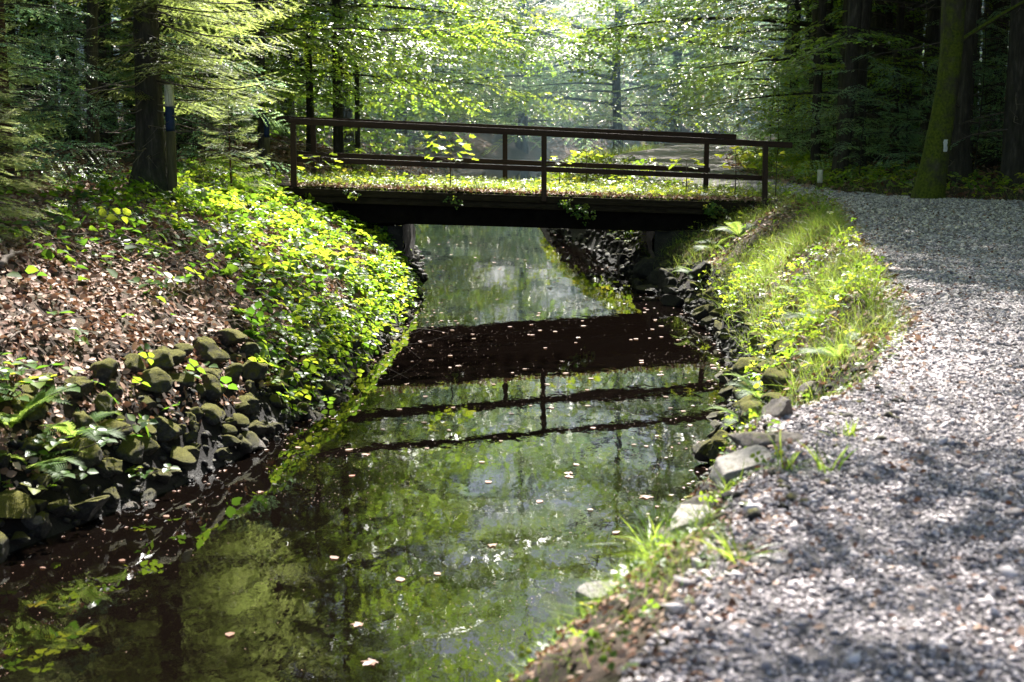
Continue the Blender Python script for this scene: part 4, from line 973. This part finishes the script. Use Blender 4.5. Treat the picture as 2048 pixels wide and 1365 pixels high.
for k in range(30):                                     # lower conifers closing the gap behind the bend
    y = random.uniform(80, 106); x = random.uniform(-5, 16)
    if any((x - a) ** 2 + (y - q) ** 2 < 3 for a, q in taken): continue
    taken.append((x, y)); place(CON[random.randrange(4)], (x, y), random.uniform(0, 6.28), random.uniform(.42, .62), 'conifer_tree', 'hazy low conifer in the gap far behind the canal bend', group='low conifers in the far gap')
CON += [conifer(22, .2, 11, 46, 2.2, 105, CB, dead=24), conifer(21, .16, 12, 42, 2.0, 106, CB, dead=26)]
# named trunks at the wood edges
for x, y, k, sc, lab in [(-4.75, 27.5, 2, 1.0, 'leaning dark trunk just behind the left bridge post'), (-4.1, 34, 1, .85, 'thick dark trunk seen over the left part of the bridge'), (-5.0, 35.4, 2, 1.0, 'dark trunk standing close beside the thick one over the bridge'),
                         (-4.4, 41, 2, .8, 'slim dark trunk over the bridge, right of the thick one'), (7.0, 30.0, 3, .95, 'straight brown trunk behind the leaning grey one right of the bridge'), (6.5, 30.6, 0, .8, 'thin straight trunk above the short white topped post'),
                         (7.55, 24.2, 4, 1.0, 'dark trunk immediately right of the mossy tree'), (8.6, 24.6, 5, 1.0, 'dark trunk right of the mossy tree, second from it'), (9.0, 23.2, 5, .85, 'slim dark trunk at the right picture edge')]:
    place(CON[k], (x, y), random.uniform(0, 6), sc, 'conifer_tree', lab)
gt = beech(17, .15, [(7 + k * .9, .9 * math.sin(k * 2.1), 3.4 - k * .2, R(20 + 2 * k), .12) for k in range(11)], 61, SPRB, lean=(.075, 0), flare=1.2)
place(gt, (6.2, 27.2), 0, 1, 'beech_tree', 'grey leaning trunk beside the path, right of the white topped post')

# understorey saplings
def sapling(H, n, seed, L=1.0):
    r = np.random.default_rng(seed); return beech(H, .022, [(.5 + (H - .7) * k / n, k * 2.4 + r.uniform(-.4, .4), L * (1 - .6 * k / n) * r.uniform(.7, 1.2), R(12), .15) for k in range(n)], seed, SPR, dens=1.2, wob=.05, n=6, flare=1.2, mats=('bark', 'beechhaze'))
SAP = [sapling(3.6, 15, 111, 1.1), sapling(2.6, 12, 112, .9), sapling(4.6, 17, 113, 1.3)]
pos = []
for n_, x0, x1, y0, y1, cond in [(44, 4, 16, 25, 42, lambda x, y: x > float(xQ(y)) + .5), (24, -12, -3.5, 22, 46, lambda x, y: x < float(xL(y)) - 3.3), (9, -10, -5.5, 15.5, 21, lambda x, y: x < -.36 * y + .7)]:
    c = 0
    for _ in range(3000):
        if c >= n_: break
        y = random.uniform(y0, y1); x = random.uniform(x0, x1)
        if not cond(x, y) or not seen(x, y) or any((x - a) ** 2 + (y - q) ** 2 < .9 for a, q in pos): continue
        pos.append((x, y)); c += 1
        side = 'right of the path' if x > 3 else ('behind the big spruce' if y < 20.5 else 'left of the canal beyond the bridge')
        place(SAP[random.randrange(3)], (x, y), random.uniform(0, 6.28), random.uniform(.5, 1.0), 'beech_sapling', 'thin beech sapling with flat leaf layers ' + side, 'sapling', 'beech saplings ' + side)

# dead sticks on the left bank
def stick(p, q, r_, label, sag=.0, fork=True):
    a, b = ground_at(*p), ground_at(*q); o = empty('fallen_branch', tuple(a), 0, label, 'branch'); g = G()
    m = 9; P = np.array([a + (b - a) * t for t in np.linspace(0, 1, m)]); P[:, 2] = hgt(P[:, 0], P[:, 1]) + .05 + np.sin(np.linspace(0, PI, m)) * sag
    P = P - a + jit(m, .015); tube(g, P, np.linspace(r_, r_ * .35, m), 6)
    g.build('stem', M['deadtwig'], o)
    if fork:
        g = G(); d = P[5] - P[4]; s = unit(np.cross(d, np.array([0, 0, 1.]))); tube(g, [P[5], P[5] + unit(d) * .25 + s * .2 + (0, 0, .06), P[5] + unit(d) * .5 + s * .3 + (0, 0, .04)], [r_ * .5, r_ * .35, r_ * .15], 5); g.build('side_twig', M['deadtwig'], o)
stick((55, 437), (110, 492), .018, 'short thick broken branch lying on leaves at the upper left')
stick((0, 715), (70, 655), .014, 'pale grey branch end entering at the left edge of the leaf slope')
stick((10, 790), (190, 775), .011, 'long thin twig lying across the bare leaf slope', fork=False)
stick((230, 470), (400, 560), .012, 'long dark twig running down through the brambles')
stick((0, 545), (50, 530), .035, 'curved thick root end at the left edge', .08, False)
stick((120, 480), (330, 500), .008, 'thin twig along the top of the leaf slope')
b = at_water(800, 478); o = empty('fallen_branch', tuple(b), 0, 'dead branch poking into the water from the left bank below the bridge', 'branch'); g = G()
tube(g, [(-.5, -.1, .35), (-.1, 0, .16), (.3, -.25, -.02), (.5, -.4, -.12)], [.02, .016, .011, .006], 6); g.build('stem', M['twig'], o)

g = G(); n = 40000; y = rng.uniform(40, 92, n); x = rng.uniform(-16, 16, n) + (y - 48) * .1
k = ((x < xL(y) - 1.2) | (x > xQ(y) + .6)) & (rng.uniform(0, 1, n) < np.clip(.5 + 2.5 * fbm(x * .4, y * .3, 2), 0, 1)); canopy_leaves(g, x[k], y[k], .1, 2.4, .12, .26, TRIFOIL, .5)
tag(g.build('distant_undergrowth', M['beech']), 'hazy leafy undergrowth on the far banks under the trees', 'undergrowth', kind='stuff')
# far-off wood that closes the view
g = G(); n = 46000
az = rng.uniform(-.62, .62, n); rad_ = rng.uniform(88, 125, n); x = np.sin(az) * rad_; y = np.cos(az) * rad_
z = rng.uniform(0, 1, n) ** .8 * 22
k = ~((az > -.03) & (az < .12) & (z > 5)); x, y, z = x[k], y[k], z[k]; n = len(x)
scatter(g, BROAD, frame(jit(n, 1), unit(jit(n, 1) + np.array([0, 0, .8])), rng.uniform(.5, 1.3, n)), np.stack([x, y, z + 1.5], -1), rng.beta(2, 2, n))
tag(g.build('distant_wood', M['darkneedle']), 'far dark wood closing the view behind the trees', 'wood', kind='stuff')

g = G(); n = 30000  # loose leaves added out of view to keep sideways sky light out
y = rng.uniform(-5, 95, n); sd = np.where(rng.uniform(0, 1, n) < .5, -1, 1); x = sd * (np.maximum(y * .46, 0) + 12 + rng.uniform(0, 9, n)); z = rng.uniform(0, 1, n) * 20
scatter(g, BROAD, frame(jit(n, 1), unit(jit(n, 1) + np.array([0, 0, .8])), rng.uniform(.5, 1.2, n)), np.stack([x, y, z + 1.5], -1), rng.beta(2, 2, n))
tag(g.build('side_light_block', M['darkneedle']), 'unseen leaf screen added along both sides to block side light', 'wood', kind='stuff')
# ------------------------------------------------------------------ haze over the far canal
m, nt, out = new_mat('haze'); vs = N(nt, 'ShaderNodeVolumeScatter', Density=.008, Anisotropy=.6); vs.inputs['Color'].default_value = (.5, .8, 1, 1)
L_(nt, vs.outputs[0], out.inputs['Volume'])
g = G(); V = np.array([(x, y, z) for z in (-1, 9) for y in (38, 128) for x in (-60, 60)]); g.add(V, [q[::-1] for q in [(0, 1, 3, 2), (4, 6, 7, 5), (0, 4, 5, 1), (2, 3, 7, 6), (0, 2, 6, 4), (1, 5, 7, 3)]])
tag(g.build('haze', m), kind='structure')

# ------------------------------------------------------------------ light
SUN_EL, SUN_AZ = R(48), R(9)
w = bpy.data.worlds.new('World'); S.world = w; w.use_nodes = True
nt = w.node_tree; bg = nt.nodes['Background']; sky = nt.nodes.new('ShaderNodeTexSky'); sky.sky_type = 'NISHITA'
sky.sun_disc = False; sky.sun_elevation = SUN_EL; sky.sun_rotation = SUN_AZ; sky.dust_density = 1.5
nt.links.new(sky.outputs[0], bg.inputs[0]); bg.inputs[1].default_value = .05
ld = bpy.data.lights.new('sun', 'SUN'); ld.energy = 5.0; ld.angle = R(.53); ld.color = (1, .96, .9)
lo = bpy.data.objects.new('sun', ld); COL.objects.link(lo)
dirv = Vector((math.sin(SUN_AZ) * math.cos(SUN_EL), math.cos(SUN_AZ) * math.cos(SUN_EL), math.sin(SUN_EL)))
lo.rotation_euler = dirv.to_track_quat('Z', 'Y').to_euler(); lo.location = dirv * 60

S.render.engine = 'CYCLES'
cy = S.cycles
cy.use_denoising = True
cy.film_exposure = 4.6
try: cy.denoiser = 'OPENIMAGEDENOISE'
except Exception: pass
cy.max_bounces = 8; cy.diffuse_bounces = 2; cy.glossy_bounces = 4; cy.transmission_bounces = 6; cy.transparent_max_bounces = 12
cy.sample_clamp_indirect = 6; cy.caustics_reflective = False; cy.caustics_refractive = False
S.view_settings.view_transform = 'Standard'; S.view_settings.look = 'None'; S.view_settings.exposure = 0; S.view_settings.gamma = 1
